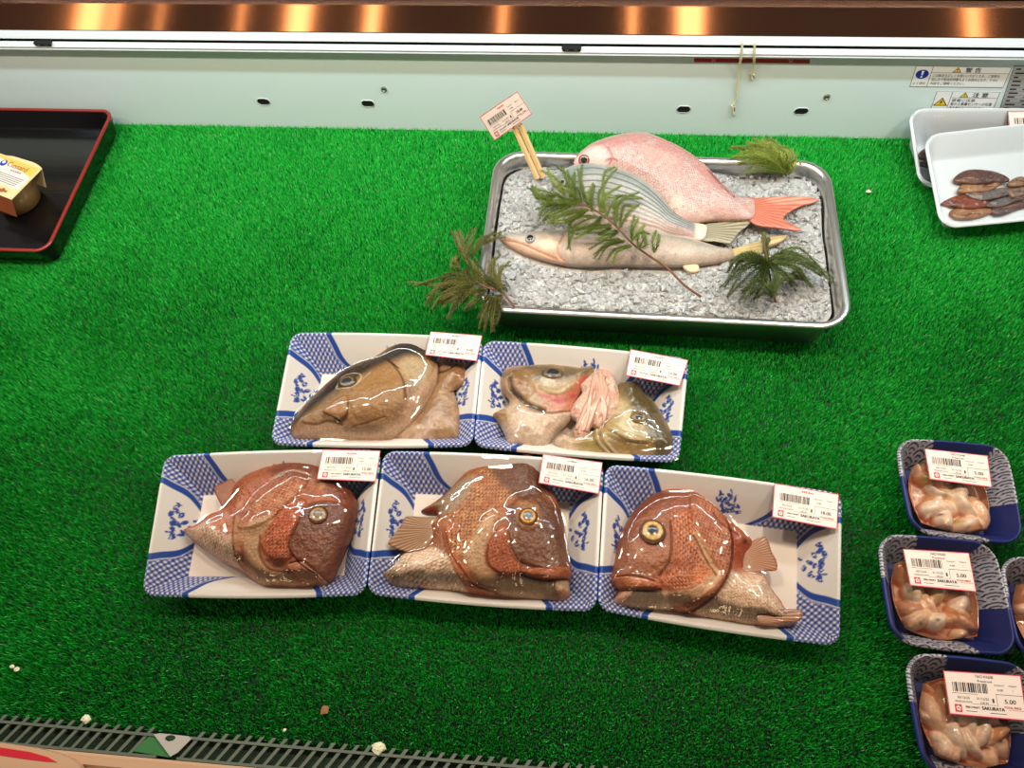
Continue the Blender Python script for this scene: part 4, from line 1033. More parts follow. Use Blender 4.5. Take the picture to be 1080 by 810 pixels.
# crushed ice: mound and loose chips
def ice_h(x, y):
    h = .0405+.007*(fbm(x*38, y*38, 31)-.5)
    a = P(845, 205, .055); h = h+.016*np.exp(-(((x-a[0])/.04)**2+((y-a[1])/.025)**2))
    a = P(545, 225, .055); h = h+.010*np.exp(-(((x-a[0])/.03)**2+((y-a[1])/.05)**2))
    a = P(760, 300, .05); h = h+.005*np.exp(-(((x-a[0])/.07)**2+((y-a[1])/.03)**2))
    return h
def pan_inside(x, y, pad):
    cr, sr = math.cos(-VR), math.sin(-VR); dx, dy = x-VC[0], y-VC[1]
    a, b = np.abs(cr*dx-sr*dy), np.abs(sr*dx+cr*dy)
    q, w = a-(VW/2-pad-.03), b-(VD/2-pad-.03)
    return np.hypot(np.maximum(q, 0), np.maximum(w, 0))+np.minimum(np.maximum(q, w), 0)-.03
def ice():
    V = []; F = []; n0 = 0
    # mound
    L = rrect(VW-.026, VD-.026, .026, 6); L = np.concatenate([np.linspace(L[i], L[(i+1) % len(L)], max(2, int(np.linalg.norm(L[(i+1) % len(L)]-L[i])/.004)+1))[:-1] for i in range(len(L))]); cr, sr = math.cos(VR), math.sin(VR)
    K = 30
    for k in range(K+1):
        f = 1-k/K
        for a, b in L:
            x, y = VC[0]+(cr*a-sr*b)*max(f, .01), VC[1]+(sr*a+cr*b)*max(f, .01)
            z = float(ice_h(np.array([x]), np.array([y]))[0])-.005*(k == 0)-.003*(k == 1)
            V.append((x, y, z))
    n = len(L)
    F = [(k*n+i, k*n+(i+1) % n, (k+1)*n+(i+1) % n, (k+1)*n+i) for k in range(K) for i in range(n)]
    F.append(tuple(K*n+i for i in range(n)))
    b0 = len(V)
    V += [(VC[0]+(cr*a-sr*b)*.955, VC[1]+(sr*a+cr*b)*.93, .0075) for a, b in L]
    F += [(b0+i, b0+(i+1) % n, (i+1) % n, i) for i in range(n)]; F.append(tuple(b0+i for i in range(n))[::-1])
    nf0 = len(F)
    # chips: jittered boxes with cut corners
    g_ = (1+5**.5)/2
    base = np.array([(-1,g_,0),(1,g_,0),(-1,-g_,0),(1,-g_,0),(0,-1,g_),(0,1,g_),(0,-1,-g_),(0,1,-g_),(g_,0,-1),(g_,0,1),(-g_,0,-1),(-g_,0,1)])/1.9
    fa = [(0,11,5),(0,5,1),(0,1,7),(0,7,10),(0,10,11),(1,5,9),(5,11,4),(11,10,2),(10,7,6),(7,1,8),(3,9,4),(3,4,2),(3,2,6),(3,6,8),(3,8,9),(4,9,5),(2,4,11),(6,2,10),(8,6,7),(9,8,1)]
    N = 8200
    x = rng.uniform(VC[0]-VW/2, VC[0]+VW/2, N*2); y = rng.uniform(VC[1]-VD/2, VC[1]+VD/2, N*2)
    sd = pan_inside(x, y, .0125); s_ = (.0012+.0042*rng.random(N*2)**1.7)*np.where(rng.random(N*2) < .1, 1.5, 1.)
    k = sd < -s_*1.2-.001; x, y, s_, sd = x[k], y[k], s_[k], sd[k]
    h = ice_h(x, y)
    ft = np.maximum.reduce([R.top(x, y) for R in (RP, RS, RB_)])
    # keep chips off the fish, pile them a little against the flanks
    near = np.zeros(len(x), bool)
    for R in (RP, RS, RB_):
        for ax in (-.003, .003):
            near |= (R.top(x+ax, y) > 0) | (R.top(x, y+ax) > 0)
    k = ~((ft > 0) | near)
    x, y, s_, h, sd = x[k], y[k], s_[k], h[k], sd[k]
    for i in range(len(x)):
        q = base*rng.uniform(.55, 1.25, (12, 1))*[1.1, rng.uniform(.4, 1), rng.uniform(.35, .9)]
        u1, u2, u3 = rng.uniform(0, TAU), rng.normal(0, .5), rng.normal(0, .5)
        c, s = math.cos(u1), math.sin(u1); q = q@np.array([[c, s, 0], [-s, c, 0], [0, 0, 1]])
        c, s = math.cos(u2), math.sin(u2); q = q@np.array([[1, 0, 0], [0, c, s], [0, -s, c]])
        c, s = math.cos(u3), math.sin(u3); q = q@np.array([[c, 0, -s], [0, 1, 0], [s, 0, c]])
        q = q*s_[i]+[x[i], y[i], h[i]+s_[i]*.12+rng.uniform(-.0015, .0015)]
        m0 = len(V); V += [tuple(v) for v in q]; F += [tuple(j+m0 for j in f) for f in fa]
    o = mk('crushed_ice', np.array(V), F, [M['snow'], M['ice']], fm=[0]*nf0+[1]*(len(F)-nf0), smooth=False)
    tag(o, 'crushed ice heaped in the steel pan', 'ice', kind='stuff')
ice()
# ------------------------------------------------------------------ cedar sprigs
def sprig(label, shoots, stem, zfun, dark, light, stem_r=.0012, nl=.0055, name='cedar_sprig', dens=1):
    """shoots: photo positions root > tip, each a soft plume of needles; stem likewise"""
    st = [P(a, b, z) for (a, b), z in stem]
    t = thing(name, (st[0][0], st[0][1], min(s[2] for s in st)), label, 'cedar sprig', 'cedar sprigs')
    mb = MB(); sp = catmull(st, 5, False); mb.tube(sp, np.linspace(stem_r, stem_r*.6, len(sp)), 7)
    mb.build('stem', M['bark'], t, smooth=True)
    V = []; F = []; C = []
    more = [([(a+random.uniform(-7, 7)*(i > 0), b+random.uniform(-7, 7)*(i > 0)) for i, (a, b) in enumerate(p_)], [z_+random.uniform(-.004, .001) for z_ in zs_]) for p_, zs_ in list(shoots)*dens if random.random() < .75]
    for k, (pts, zs) in enumerate(list(shoots)+more):
        w = np.array([P(a, b, z) for (a, b), z in zip(pts, zs)])
        c = catmull(w, 8, False); L = np.r_[0, np.cumsum(np.linalg.norm(np.diff(c, axis=0), axis=1))]
        # thin axis
        ax = MB(); ax.tube(c, np.linspace(.0009, .0004, len(c)), 5); n0 = len(V)
        V += [tuple(v) for v in ax.V[0]]; F += [tuple(i+n0 for i in f) for f in ax.F]
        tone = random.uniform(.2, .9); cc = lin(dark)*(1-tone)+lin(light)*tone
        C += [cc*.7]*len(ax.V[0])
        n = int(L[-1]/.0004)
        for i in range(n):
            s = L[-1]*(i+.5)/n; f = s/L[-1]
            p = np.array([np.interp(s, L, c[:, j]) for j in range(3)]); q = np.array([np.interp(min(s+.002, L[-1]), L, c[:, j]) for j in range(3)])
            tdir = q-p; nn = np.linalg.norm(tdir)
            tdir = tdir/nn if nn > 1e-9 else (c[-1]-c[-2])/np.linalg.norm(c[-1]-c[-2])
            a = np.cross(tdir, [.1, .2, .97]); a /= np.linalg.norm(a); b = np.cross(tdir, a)
            an = i*2.4+random.uniform(-.3, .3); side = math.cos(an)*a+math.sin(an)*b
            le = nl*(1-.55*f**2)*random.uniform(.75, 1.15)*(.6+.4*min(1, f*5))
            d = tdir*.76+side*.70; d /= np.linalg.norm(d)
            tip = p+d*le+np.array([0, 0, .0003]); mid = p+d*le*.5+side*.0002
            e1 = np.cross(d, side); e1 /= np.linalg.norm(e1)+1e-9; wd = .00046
            n0 = len(V)
            V += [tuple(p+e1*wd*.7), tuple(p-e1*wd*.7), tuple(p+side*wd*.8), tuple(mid+e1*wd), tuple(mid-e1*wd), tuple(mid+side*wd), tuple(tip)]
            F += [(n0, n0+1, n0+4, n0+3), (n0+1, n0+2, n0+5, n0+4), (n0+2, n0, n0+3, n0+5), (n0+3, n0+4, n0+6), (n0+4, n0+5, n0+6), (n0+5, n0+3, n0+6)]
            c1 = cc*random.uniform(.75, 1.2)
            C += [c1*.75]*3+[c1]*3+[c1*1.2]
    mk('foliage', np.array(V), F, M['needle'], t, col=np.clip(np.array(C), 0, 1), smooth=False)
    return t
def sh(zfn, lst, z0, z1, z2):
    return [(zfn(p), np.interp(np.linspace(0, 1, len(p)), [0, .5, 1], [z0, z1, z2])) for p in lst]
DG, LG = (56, 74, 28), (120, 134, 50)
L2 = [[(560,190),(545,110),(590,30),(625,-8)],[(500,150),(475,80),(455,-5)],[(450,130),(415,60),(388,-12)],[(400,110),(350,60),(322,-10)],[(400,130),(330,128),(250,82)],[(420,160),(350,172),(300,222)],[(480,180),(400,190),(305,216)],
 [(540,200),(460,230),(430,280),(408,345)],[(560,190),(565,120),(645,65)],[(620,240),(640,135),(722,95)],[(640,250),(680,180),(722,148)],[(600,240),(510,240),(420,268)],[(640,300),(565,308),(503,346)],[(660,310),(585,332),(546,388)],[(690,330),(630,352),(608,404)],
 [(690,310),(720,270),(745,240)],[(720,340),(742,300),(740,268)],[(790,360),(782,310),(796,264)],[(690,300),(690,250),(702,200)],[(350,130),(290,112),(268,72)],[(420,120),(432,60),(440,10)],[(360,110),(300,125),(262,96)],
 [(460,150),(380,140),(300,150)],[(500,170),(420,210),(330,225)],[(520,180),(500,120),(520,60)],[(580,210),(600,150),(640,110)],[(470,140),(430,100),(370,70)],[(560,200),(520,250),(440,300)],[(600,250),(560,270),(470,270)],[(620,270),(590,290),(540,300)],[(440,140),(350,190),(310,190)]]
sprig('long cedar sprig laid across the striped and slim fish', sh(z2, L2, .084, .090, .084), list(zip(z2([(994,552),(920,500),(845,425),(765,372),(690,316),(625,245),(560,192),(480,150),(400,125)]), (.058, .064, .07, .074, .078, .082, .084, .084, .083))), None, DG, LG, .0014, .0062, dens=2)
z3 = lambda pts: Z(430, 230, 6.23, pts)
L3 = [[(400,310),(350,200),(316,88)],[(400,300),(380,180),(416,72)],[(430,250),(462,180),(566,88)],[(620,480),(572,370),(572,258)],[(620,470),(600,370),(668,284)],[(600,470),(510,370),(440,258)],[(470,180),(560,135),(645,125)],
 [(380,350),(200,398),(44,446)],[(400,420),(280,430),(175,490),(150,556)],[(420,440),(300,470),(188,572)],[(400,460),(325,530),(268,662)],[(420,470),(285,500),(192,560)],[(500,500),(440,560),(398,602)],[(560,520),(530,620),(503,742)],[(580,520),(565,640),(550,742)],[(600,510),(602,560),(604,612)],
 [(430,400),(265,400),(205,452)],[(450,450),(330,442),(225,472)],[(440,430),(300,430),(160,480)],[(450,440),(330,480),(240,560)],[(430,330),(460,400),(540,450)],[(420,300),(400,360),(460,430)],[(500,400),(560,440),(620,490)],[(540,500),(500,560),(500,640)],[(450,480),(400,500),(330,560)],[(520,470),(440,470),(360,470)],[(350,350),(330,320),(334,284)]]
sprig('cedar sprig hanging over the front left corner of the ice pan', [(z3(p), np.interp(np.linspace(0, 1, len(p)), [0, .5, 1], [.066, .068, .05 if p[-1][0] < 400 or p[-1][1] > 560 else .066])) for p in L3], list(zip(z3([(700,585),(620,488),(520,455),(430,400),(400,330)]), (.060, .064, .066, .066, .066))), None, (44, 54, 22), (112, 108, 44), .0014, .0055, dens=2)
z4 = lambda pts: Z(660, 120, 3.115, pts)
r0 = (465, 485)
L4 = [[r0,(400,462),(345,482)],[r0,(395,495),(308,572)],[r0,(410,525),(335,602)],[r0,(430,540),(378,606)],[r0,(450,555),(430,592)],[r0,(560,462),(662,540)],[r0,(570,492),(642,532)],[r0,(545,505),(592,552)],[(490,600),(500,545),(582,530)],[(480,600),(492,530),(472,490)],[r0,(520,520),(562,565)],[r0,(460,440),(455,392)],[r0,(370,475),(335,520)],[r0,(420,480),(350,545)],[r0,(440,560),(400,600)],[r0,(540,470),(620,500)],[(485,605),(470,560),(450,530)],[r0,(500,470),(560,480)]]
sprig('cedar sprig standing up in the ice near the front right corner of the pan', sh(z4, L4, .082, .086, .062), list(zip(z4([(492,618),(478,560),(465,485),(456,440),(455,398)]), (.046, .062, .082, .092, .1))), None, (40, 54, 24), (92, 106, 44), .0013, .0062, dens=2)
L5 = [[(530,195),(450,125),(352,108)],[(530,195),(440,145),(350,142)],[(530,195),(455,172),(395,178)],[(530,190),(470,122),(398,95)],[(530,190),(500,122),(448,88)],[(530,190),(522,130),(492,108)],[(530,190),(545,150),(546,118)],[(530,195),(450,160),(372,162)],[(530,190),(480,140),(420,108)],[(530,190),(510,140),(470,100)],[(530,195),(470,150),(380,125)],[(530,190),(535,140),(520,112)],[(535,200),(550,175),(560,160)]]
sprig('pale green cedar sprig at the back right of the ice pan, by the rim', sh(z4, L5, .058, .072, .07), list(zip(z4([(528,204),(500,165),(470,135)]), (.054, .064, .07))), None, (84, 104, 34), (158, 168, 74), .0012, .0065, dens=3)
# price sign on two wooden sticks
t0 = P(571, 190, .056)
sign = thing('price_sign', (t0[0], t0[1], .05), 'price label on two wooden sticks standing in the back left of the ice', 'price sign')
ys = .640
for (xa, ya), (xb, yb) in (((566.5, 188), (542, 133)), ((572.5, 186.5), (548.5, 131.5))):
    a, b_ = P(xa, ya, .052), P(xb, yb, ys+.002, 1)
    m = MB(); m.tube([a, (a+b_)/2, b_], (.0035, .0036, .0035), 6); m.build('stick', M['wood'], sign)
lq = Z(500, 90, 13.5, [(80, 450), (615, 85), (825, 410), (290, 790)])
price_label([P(x, y, v, 1) for (x, y), v in zip(lq, (ys+.006, ys+.006, ys-.004, ys-.004))], sign, 'red', '28.00', seed=11)
# ------------------------------------------------------------------ black lacquer tray and pudding cup
bx0, bx1, by0, by1 = -1.06, -.6355, .5045, .7495
lt = thing('lacquer_tray', ((bx0+bx1)/2, (by0+by1)/2, 0), 'black lacquer tray with a red rim at the left, holding a pudding cup', 'tray')
m = MB(); c = ((bx0+bx1)/2, (by0+by1)/2, 0); w_, d_ = bx1-bx0, by1-by0
vessel(m, c, w_, d_, .018, [(.012, .0003), (.008, .001), (.001, .024), (.0005, .0285), (.0012, .0292), (.0038, .0292), (.0046, .0285), (.0105, .0052), (.0135, .0042)], 0, 8)
m.build('tray_body', M['lacquer'], lt, smooth=False)
m = MB(); V = []; F = []
prof = [(.0002, .0287), (-.0002, .0300), (.0010, .0310), (.0036, .0310), (.0047, .0300), (.0044, .0288)]
for ins, z in prof:
    for x, y in rrect(w_-2*ins, d_-2*ins, .018-ins, 8): V.append((c[0]+x, c[1]+y, z))
N = len(V)//len(prof); k = len(prof)
F = [(i*N+j, i*N+(j+1) % N, ((i+1) % k)*N+(j+1) % N, ((i+1) % k)*N+j) for i in range(k) for j in range(N)]
m.add(V, F); tag(m.build('rim', M['redrim'], lt, smooth=True), 'red rim')
# pudding cup in a card sleeve
e1, e2 = P(12.2, 210.6, .056), P(44.4, 177.8, .056)
ey = (e2-e1)/np.linalg.norm(e2-e1); ex = np.array([ey[1], -ey[0], 0]); up = np.array([0, 0, 1.])
LB = np.linalg.norm(e2-e1); WB = .105
cc = (e1+e2)/2-ex*.048
pud = thing('pudding_cup', (cc[0], cc[1], .0045), 'tan pudding cup in a yellow card sleeve on the black tray', 'pudding cup')
cq = cc-ex*.006-ey*.001
m = MB(); vessel(m, (cq[0], cq[1], .0048), .066, .066, .02, [(.008, 0), (.006, .001), (.0008, .030), (0, .044), (-.0012, .045), (-.0012, .0468), (.0005, .0475)], 0, 6, circ=True)
m.build('cup', M['cup'], pud, smooth=True)
def q(a, b, z): return e1+ey*(a*LB)-ex*b+up*z
m = MB()
# top panel with a wavy far edge
near = [(0, b) for b in np.linspace(0, WB, 14)]; far = [(1+.10*math.exp(-((b-.028)/.016)**2)+.03*math.sin(b*160), b) for b in np.linspace(WB, .004, 20)]+[(1, 0)]
T = [q(a, b, 0) for a, b in near[::1]]; U = [q(a, b, 0) for a, b in far]
top = T+U; m.hexa([v-up*.0006 for v in top], top, 0)
# front flap with a notch, back flap
fl = [(0, 0), (0, WB)]
f0 = [q(0, 0, 0), q(0, WB, 0)]; dn = P(17.8, 228.9, .030)-e1
m.hexa([q(0, 0, 0), q(0, WB, 0), q(0, WB, 0)+dn, q(0, 0, 0)+dn], [q(.012, 0, -.0004), q(.012, WB, -.0004), q(.012, WB, 0)+dn, q(.012, 0, 0)+dn], 3)
db = P(48.9, 197.2, .030)-e2
m.hexa([q(1, 0, 0), q(1, WB, 0), q(1, WB, 0)+db, q(1, .0, 0)+db], [q(.985, 0, -.0004), q(.985, WB, -.0004), q(.985, WB, 0)+db, q(.985, .0, 0)+db], 0)
sl = m.build('card_sleeve', [M['card'], M['cardyel'], M['cardwht'], M['cardbrn']], pud); tag(sl, 'yellow printed card sleeve')
pr = Print(100, 50)
pr.rect(2, 31, 98, 48.5, M['cardyel'], .5)
pr.poly([(30, 47), (96, 34), (98, 31), (98, 14), (80, 14), (2, 20), (2, 31), (40, 33)], M['cardwht'], 1)
pr.text('Custard', 55, 38, 7, M['cardbrn'], 31, bold=.3); [pr.rect(66+k*3.4, 33.4, 68.6+k*3.4, 35, M['redink'], 2) for k in range(5)]
pr.disc(49, 40, 4.6, M['blueink'], 1.6); pr.disc(48.4, 41.2, 2.4, M['cardwht'], 2)
for k in range(5): pr.rect(44+k*3, 27-k*2.6, 94-k, 27.7-k*2.6, M['grey'], 2)
pr.disc(80, 7, 3.2, M['cardbrn'], 1.5); pr.rect(73, 5.4, 87, 8.2, M['cardbrn'], 1.6)
pr.build('sleeve_print', [q(1, WB-.001, .0003), q(1, .001, .0003), q(.0, .001, .0003), q(.0, WB-.001, .0003)], M['card'], pud, thick=.0002)
# ------------------------------------------------------------------ white foam trays with dried fish strips
def white_tray(pts, zf, label, cat='tray'):
    q = [np.array(p, float) for p in pts]; c = np.mean(q, 0)
    t = thing('white_tray', (c[0], c[1], .001), label, cat, 'white foam trays')
    tray('white_tray', t, q, zf, (.016, .016, .016, .020), .0030, .020, None, M['foam'], 90, 70, bow=.001)
    return t, q
def worldpt(px, py, z): return P(px, py, z)
# back tray leans on the wall
bl, tl = P(970, 196, .022), P(957, 109, .052); tl[1] = min(tl[1], .752)
wbv = np.array([.215, .004, 0])
tb, qb = white_tray([tl, tl+wbv, bl+wbv+[0, -.002, 0], bl], .006, 'white foam tray at the back right, leaning on the wall behind the other')
film(tb, qb, (), sag=.020)
bl2, tl2 = P(993, 240, .031), P(974, 141, .062); dv = P(1080, 231, .031)-bl2; dv = dv/np.linalg.norm(dv)*.215
tf_, qf = white_tray([tl2, tl2+dv+[0, 0, .0], bl2+dv, bl2], (.006, .040), 'white foam tray of dried fish strips at the right, overlapping the one behind')
z6 = lambda pts: Z(960, 130, 7.04, pts)
def strip(pts, z, base, tone, label, H=.0024, seed=0, hz=.004, ang=.1):
    mx_ = sum(p[0] for p in pts)/len(pts); my_ = sum(p[1] for p in pts)/len(pts)
    jr = random.Random(seed+50); pts = [(mx_+(p[0]-mx_)*1.08+jr.uniform(-7, 7), my_+(p[1]-my_)*1.22+jr.uniform(-6, 6)) for p in pts]
    r = Relief(z6(pts), z, z-hz, H, .006, base, .0006, n=3)
    r.mottle(120, .35, seed); r.mottle(60, .7, seed+3, tone)
    x0 = min(p[0] for p in pts); x1 = max(p[0] for p in pts); y0 = sum(p[1] for p in pts)/len(pts)
    rr = random.Random(seed)
    for k in range(4):
        yy = y0+rr.uniform(-26, 26); xs = sorted(rr.uniform(x0+10, x1-10) for _ in range(2))
        r.line(z6([(xs[0], yy), ((xs[0]+xs[1])/2, yy+rr.uniform(-12, 12)), (xs[1], yy+rr.uniform(-14, 14))]), (48, 26, 24) if k % 2 else (176, 132, 110), .0009, -.0006 if k % 2 else .0004, .7)
    r.rough(120, .003, seed+9); r.col = r.col*.72
    r.rough(260, .0022, seed)
    return tag(r.build('dried_fish_strip', M['dried']), label, 'dried fish', 'dried fish strips'), r
BR, DK, GY, TN, RD = (150, 94, 64), (96, 58, 46), (124, 112, 108), (190, 138, 96), (156, 78, 56)
ST = [([(328,420),(390,370),(470,356),(600,370),(690,398),(722,428),(620,436),(500,448),(390,440)], .0315, DK, BR, 'dark brown dried strip at the back left of the white tray'),
 ([(360,492),(400,455),(500,444),(620,446),(655,462),(580,492),(460,508),(385,512)], .028, TN, BR, 'tan dried strip behind the grey one in the white tray'),
 ([(405,522),(500,512),(600,500),(690,484),(742,500),(700,530),(570,556),(480,552)], .025, GY, TN, 'grey dried strip in the middle of the white tray'),
 ([(246,588),(330,550),(400,540),(490,560),(566,582),(550,610),(440,626),(330,616),(280,602)], .022, RD, DK, 'reddish dried strip with a pointed end at the left'),
 ([(296,668),(340,640),(450,634),(590,642),(598,668),(480,690),(360,696)], .018, BR, TN, 'brown dried strip nearest the front left edge of the white tray'),
 ([(575,592),(680,560),(780,545),(880,524),(960,520),(960,552),(800,574),(690,604),(610,612)], .022, GY, DK, 'long grey dried strip just right of the reddish one'),
 ([(600,642),(640,614),(730,598),(845,576),(950,560),(945,600),(800,636),(720,660),(650,668)], .0185, DK, GY, 'dark grey dried strip nearest the front edge on the right'),
 ([(735,438),(790,410),(860,404),(980,400),(980,440),(860,452),(760,460)], .031, DK, TN, 'dark dried strip at the back right of the white tray'),
 ([(722,486),(780,466),(860,458),(980,446),(985,500),(860,520),(770,538)], .025, TN, GY, 'tan dried strip at the right, behind the long grey one')]
tops = []
for i, (p, z, a, b_, lab) in enumerate(ST):
    o, r = strip(p, z, a, b_, lab, seed=i+2); tops.append(r)
film(tf_, qf, tops)
o, r = strip([(58,236),(98,210),(135,214),(170,260),(150,310),(120,312),(70,292),(110,270),(62,256)], .020, DK, BR, 'dark dried strip showing in the back white tray, left of the front tray', seed=20)
lw = [P(1062.6, 117, .050), P(1126, 116.5, .050), P(1130, 146, .035), P(1066, 147, .035)]
price_label(lw, tb, 'grey', '6.00', seed=9)
# ------------------------------------------------------------------ navy trays of octopus
def octo(key, pts, label, lq, lab2, seed, price='5.00'):
    q = [P(a, b, .034) for a, b in pts]; c = np.mean(q, 0)
    t = thing('wave_tray', (c[0], c[1], 0), label, 'tray', 'navy trays of octopus')
    g = tray('wave_tray', t, q, .0022, (.018, .018, .016, .018), .0026, .018, waves, M['porcelain'], 170, 160, bow=.0022, bowx=.0022)
    # the filling: one heap of soft pieces
    r = np.random.default_rng(seed); n = 110
    u, v = np.meshgrid(np.linspace(0, 1, n), np.linspace(0, 1, n)); TL, TR, BR_, BL = q
    def bil(u, v): return (BL*(1-u)[..., None]+BR_*u[..., None])*(1-v)[..., None]+(TL*(1-u)[..., None]+TR*u[..., None])*v[..., None]
    a, b = .10+.76*u, .09+.76*v
    # rounded footprint
    uu, vv = 2*u-1, 2*v-1; rr0 = np.hypot(uu, vv); f = np.maximum(np.abs(uu), np.abs(vv))/(np.hypot(uu, vv)+1e-9); f = np.where(np.hypot(uu, vv) > 0, .62*f+.38, 1)
    f = f*(1-.07*fbm(np.arctan2(vv, uu)*1.6+9, np.full_like(uu, seed*1.7), seed)*np.clip(rr0, 0, 1)); a, b = .48+(a-.48)*f, .46+(b-.46)*f
    Q = bil(a, b); X, Y = Q[..., 0], Q[..., 1]; rr = np.maximum(np.abs(uu), np.abs(vv))
    H = .006+.010*(1-rr**3); col = np.tile(lin((206, 150, 116)), (n, n, 1)); owner = np.zeros((n, n)); second = H.copy()
    for k in range(20):
        cu, cv = r.uniform(.2, .76), r.uniform(.16, .76); cx, cy = bil(np.array(cu), np.array(cv))[:2]
        an = r.uniform(0, math.pi); ra, rb = r.uniform(.012, .022), r.uniform(.006, .011); hh = r.uniform(.022, .031)
        bend = r.uniform(-30, 30)
        dx, dy = X-cx, Y-cy; p_, q_ = dx*math.cos(an)+dy*math.sin(an), -dx*math.sin(an)+dy*math.cos(an); q_ = q_+bend*p_**2
        e = (p_/ra)**2+(q_/rb)**2
        bz = hh*1.0*np.sqrt(np.clip(1-e*.8, 0, 1))-(.0)
        bz = np.where(e < 1.2, bz, 0)
        m_ = bz > H
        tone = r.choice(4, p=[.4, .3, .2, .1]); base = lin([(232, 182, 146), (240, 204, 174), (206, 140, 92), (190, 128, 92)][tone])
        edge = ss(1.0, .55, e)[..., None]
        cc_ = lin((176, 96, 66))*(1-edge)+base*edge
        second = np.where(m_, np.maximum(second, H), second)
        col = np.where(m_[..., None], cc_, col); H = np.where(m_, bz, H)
    for k in range(6):
        cu, cv = r.uniform(.2, .76), r.uniform(.16, .76); cx, cy = bil(np.array(cu), np.array(cv))[:2]; d = np.hypot(X-cx, Y-cy)
        mm = (np.exp(-(d/r.uniform(.0025, .004))**2)*.7)[..., None]; col = col*(1-mm)+lin((168, 150, 44))*mm
    for k in range(3):
        cu, cv = r.uniform(.2, .76), r.uniform(.16, .76); cx, cy = bil(np.array(cu), np.array(cv))[:2]; d = np.hypot(X-cx, (Y-cy)*1.6)
        mm = (np.exp(-(d/.0024)**2)*.9)[..., None]; col = col*(1-mm)+lin((92, 36, 26))*mm
    col = col*(1+.3*(fbm(X*260, Y*260, seed, 3)-.5))[..., None]
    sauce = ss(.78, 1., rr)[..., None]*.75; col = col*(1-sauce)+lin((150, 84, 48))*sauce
    H = H+.0022*(fbm(X*180, Y*180, seed+1, 3)-.5)
    for _ in range(2):
        H[1:-1, 1:-1] = H[1:-1, 1:-1]*.4+.15*(H[:-2, 1:-1]+H[2:, 1:-1]+H[1:-1, :-2]+H[1:-1, 2:])
    zb = .0030+.0142*np.clip((rr-.70)/.30, 0, 1)**1.2; zt = np.maximum(np.maximum(H, zb)*np.where(rr > .999, 0, 1), zb)
    zt = np.minimum(zt, .0325)
    Vt = np.c_[X.ravel(), Y.ravel(), zt.ravel()]; Vb = np.c_[X.ravel(), Y.ravel(), zb.ravel()-.0002]
    idx = np.arange(n*n).reshape(n, n); qd = np.stack([idx[:-1, :-1], idx[:-1, 1:], idx[1:, 1:], idx[1:, :-1]], -1).reshape(-1, 4)
    ring = np.concatenate([idx[0, :-1], idx[:-1, -1], idx[-1, :0:-1], idx[:0:-1, 0]]); r2 = np.roll(ring, -1)
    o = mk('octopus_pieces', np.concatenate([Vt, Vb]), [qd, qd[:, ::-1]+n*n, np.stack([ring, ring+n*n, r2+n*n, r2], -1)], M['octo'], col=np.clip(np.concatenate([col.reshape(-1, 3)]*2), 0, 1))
    tag(o, lab2, 'octopus', 'marinated octopus', kind='stuff')
    class T_:
        def top(s, x, y):
            return np.full(len(x), -1.)
    film(t, q, (), sag=.0006, bow=.0022)
    if lq: price_label([P(x, y, .0362) for x, y in lq], t, ('TAKO WASABI', 'Preserved'), price, seed=seed)
octo(1, [(945.5, 462), (1061.5, 470.5), (1081, 574), (963, 560.5)], 'navy wave-patterned tray of octopus at the top of the group', Z(910, 450, 6.23, [(405, 143), (820, 190), (850, 400), (440, 345)]), 'pale orange octopus pieces in the rear navy tray', 31)
octo(2, [(926.5, 563), (1048, 572), (1075, 692), (943, 677)], 'navy wave-patterned tray of octopus in the middle of the left column', Z(910, 550, 5.4, [(228, 155), (605, 178), (648, 402), (270, 365)]), 'pale orange octopus pieces in the middle navy tray', 32)
octo(3, [(954.5, 688.5), (1086, 701), (1108, 830), (977, 816)], 'navy wave-patterned tray of octopus cut off by the bottom edge', Z(985, 700, 11.37, [(110, 80), (1040, 140), (1120, 690), (190, 605)]), 'pale orange octopus pieces in the nearest navy tray', 33)
octo(4, [(1055, 586), (1180, 598), (1204, 716), (1077.5, 694)], 'navy tray of octopus cut off by the right edge', None, 'octopus pieces in the navy tray at the right edge', 34)
# ------------------------------------------------------------------ stickers, tape and twine on the back panel
def onwall(pts, off=.0004): return [P(a, b, YW-off, 1) for a, b in pts]
s1 = Z(955, 60, 8.64, [(97, 80), (972, 95), (888, 281), (37, 270)])
p = Print(105, 33)
p.frame(0, 0, 105, 33, .5, M['ink'], .5); p.rect(19, 0, 19.5, 33, M['ink']); p.rect(19.5, 22.5, 105, 23, M['ink'])
p.disc(9.7, 20, 7.2, M['blueink'], 1, 32); p.poly([(8.3, 25.4), (11.1, 25.4), (10.5, 18.4), (8.9, 18.4)], M['sticker'], 1.5); p.disc(9.7, 16, 1.25, M['sticker'], 1.5)
p.text('よく読む', 2.2, 4.2, 3.2, M['ink'], 15)
def warn(p, x, y, s, mark='!'):
    p.poly([(x-s*.62, y), (x+s*.62, y), (x, y+s*1.05)], M['ink'], 1); p.poly([(x-s*.47, y+s*.09), (x+s*.47, y+s*.09), (x, y+s*.88)], M['yelink'], 1.5)
    if mark == '!': p.poly([(x-.07*s, y+.62*s), (x+.07*s, y+.62*s), (x+.035*s, y+.33*s), (x-.035*s, y+.33*s)], M['ink'], 2); p.disc(x, y+.21*s, .06*s, M['ink'], 2, 10)
    else: p.poly([(x-.02*s, y+.68*s), (x+.12*s, y+.68*s), (x+.02*s, y+.46*s), (x+.13*s, y+.46*s), (x-.10*s, y+.14*s), (x-.03*s, y+.38*s), (x-.13*s, y+.38*s)], M['ink'], 2)
warn(p, 47, 23.6, 8)
p.text('警 告', 56, 24.6, 5.8, M['grey'], 17, bold=.25)
p.text('この製品を正しくお使いいただくため、ご使用の', 22, 16.6, 3.6, M['ink'], 74)
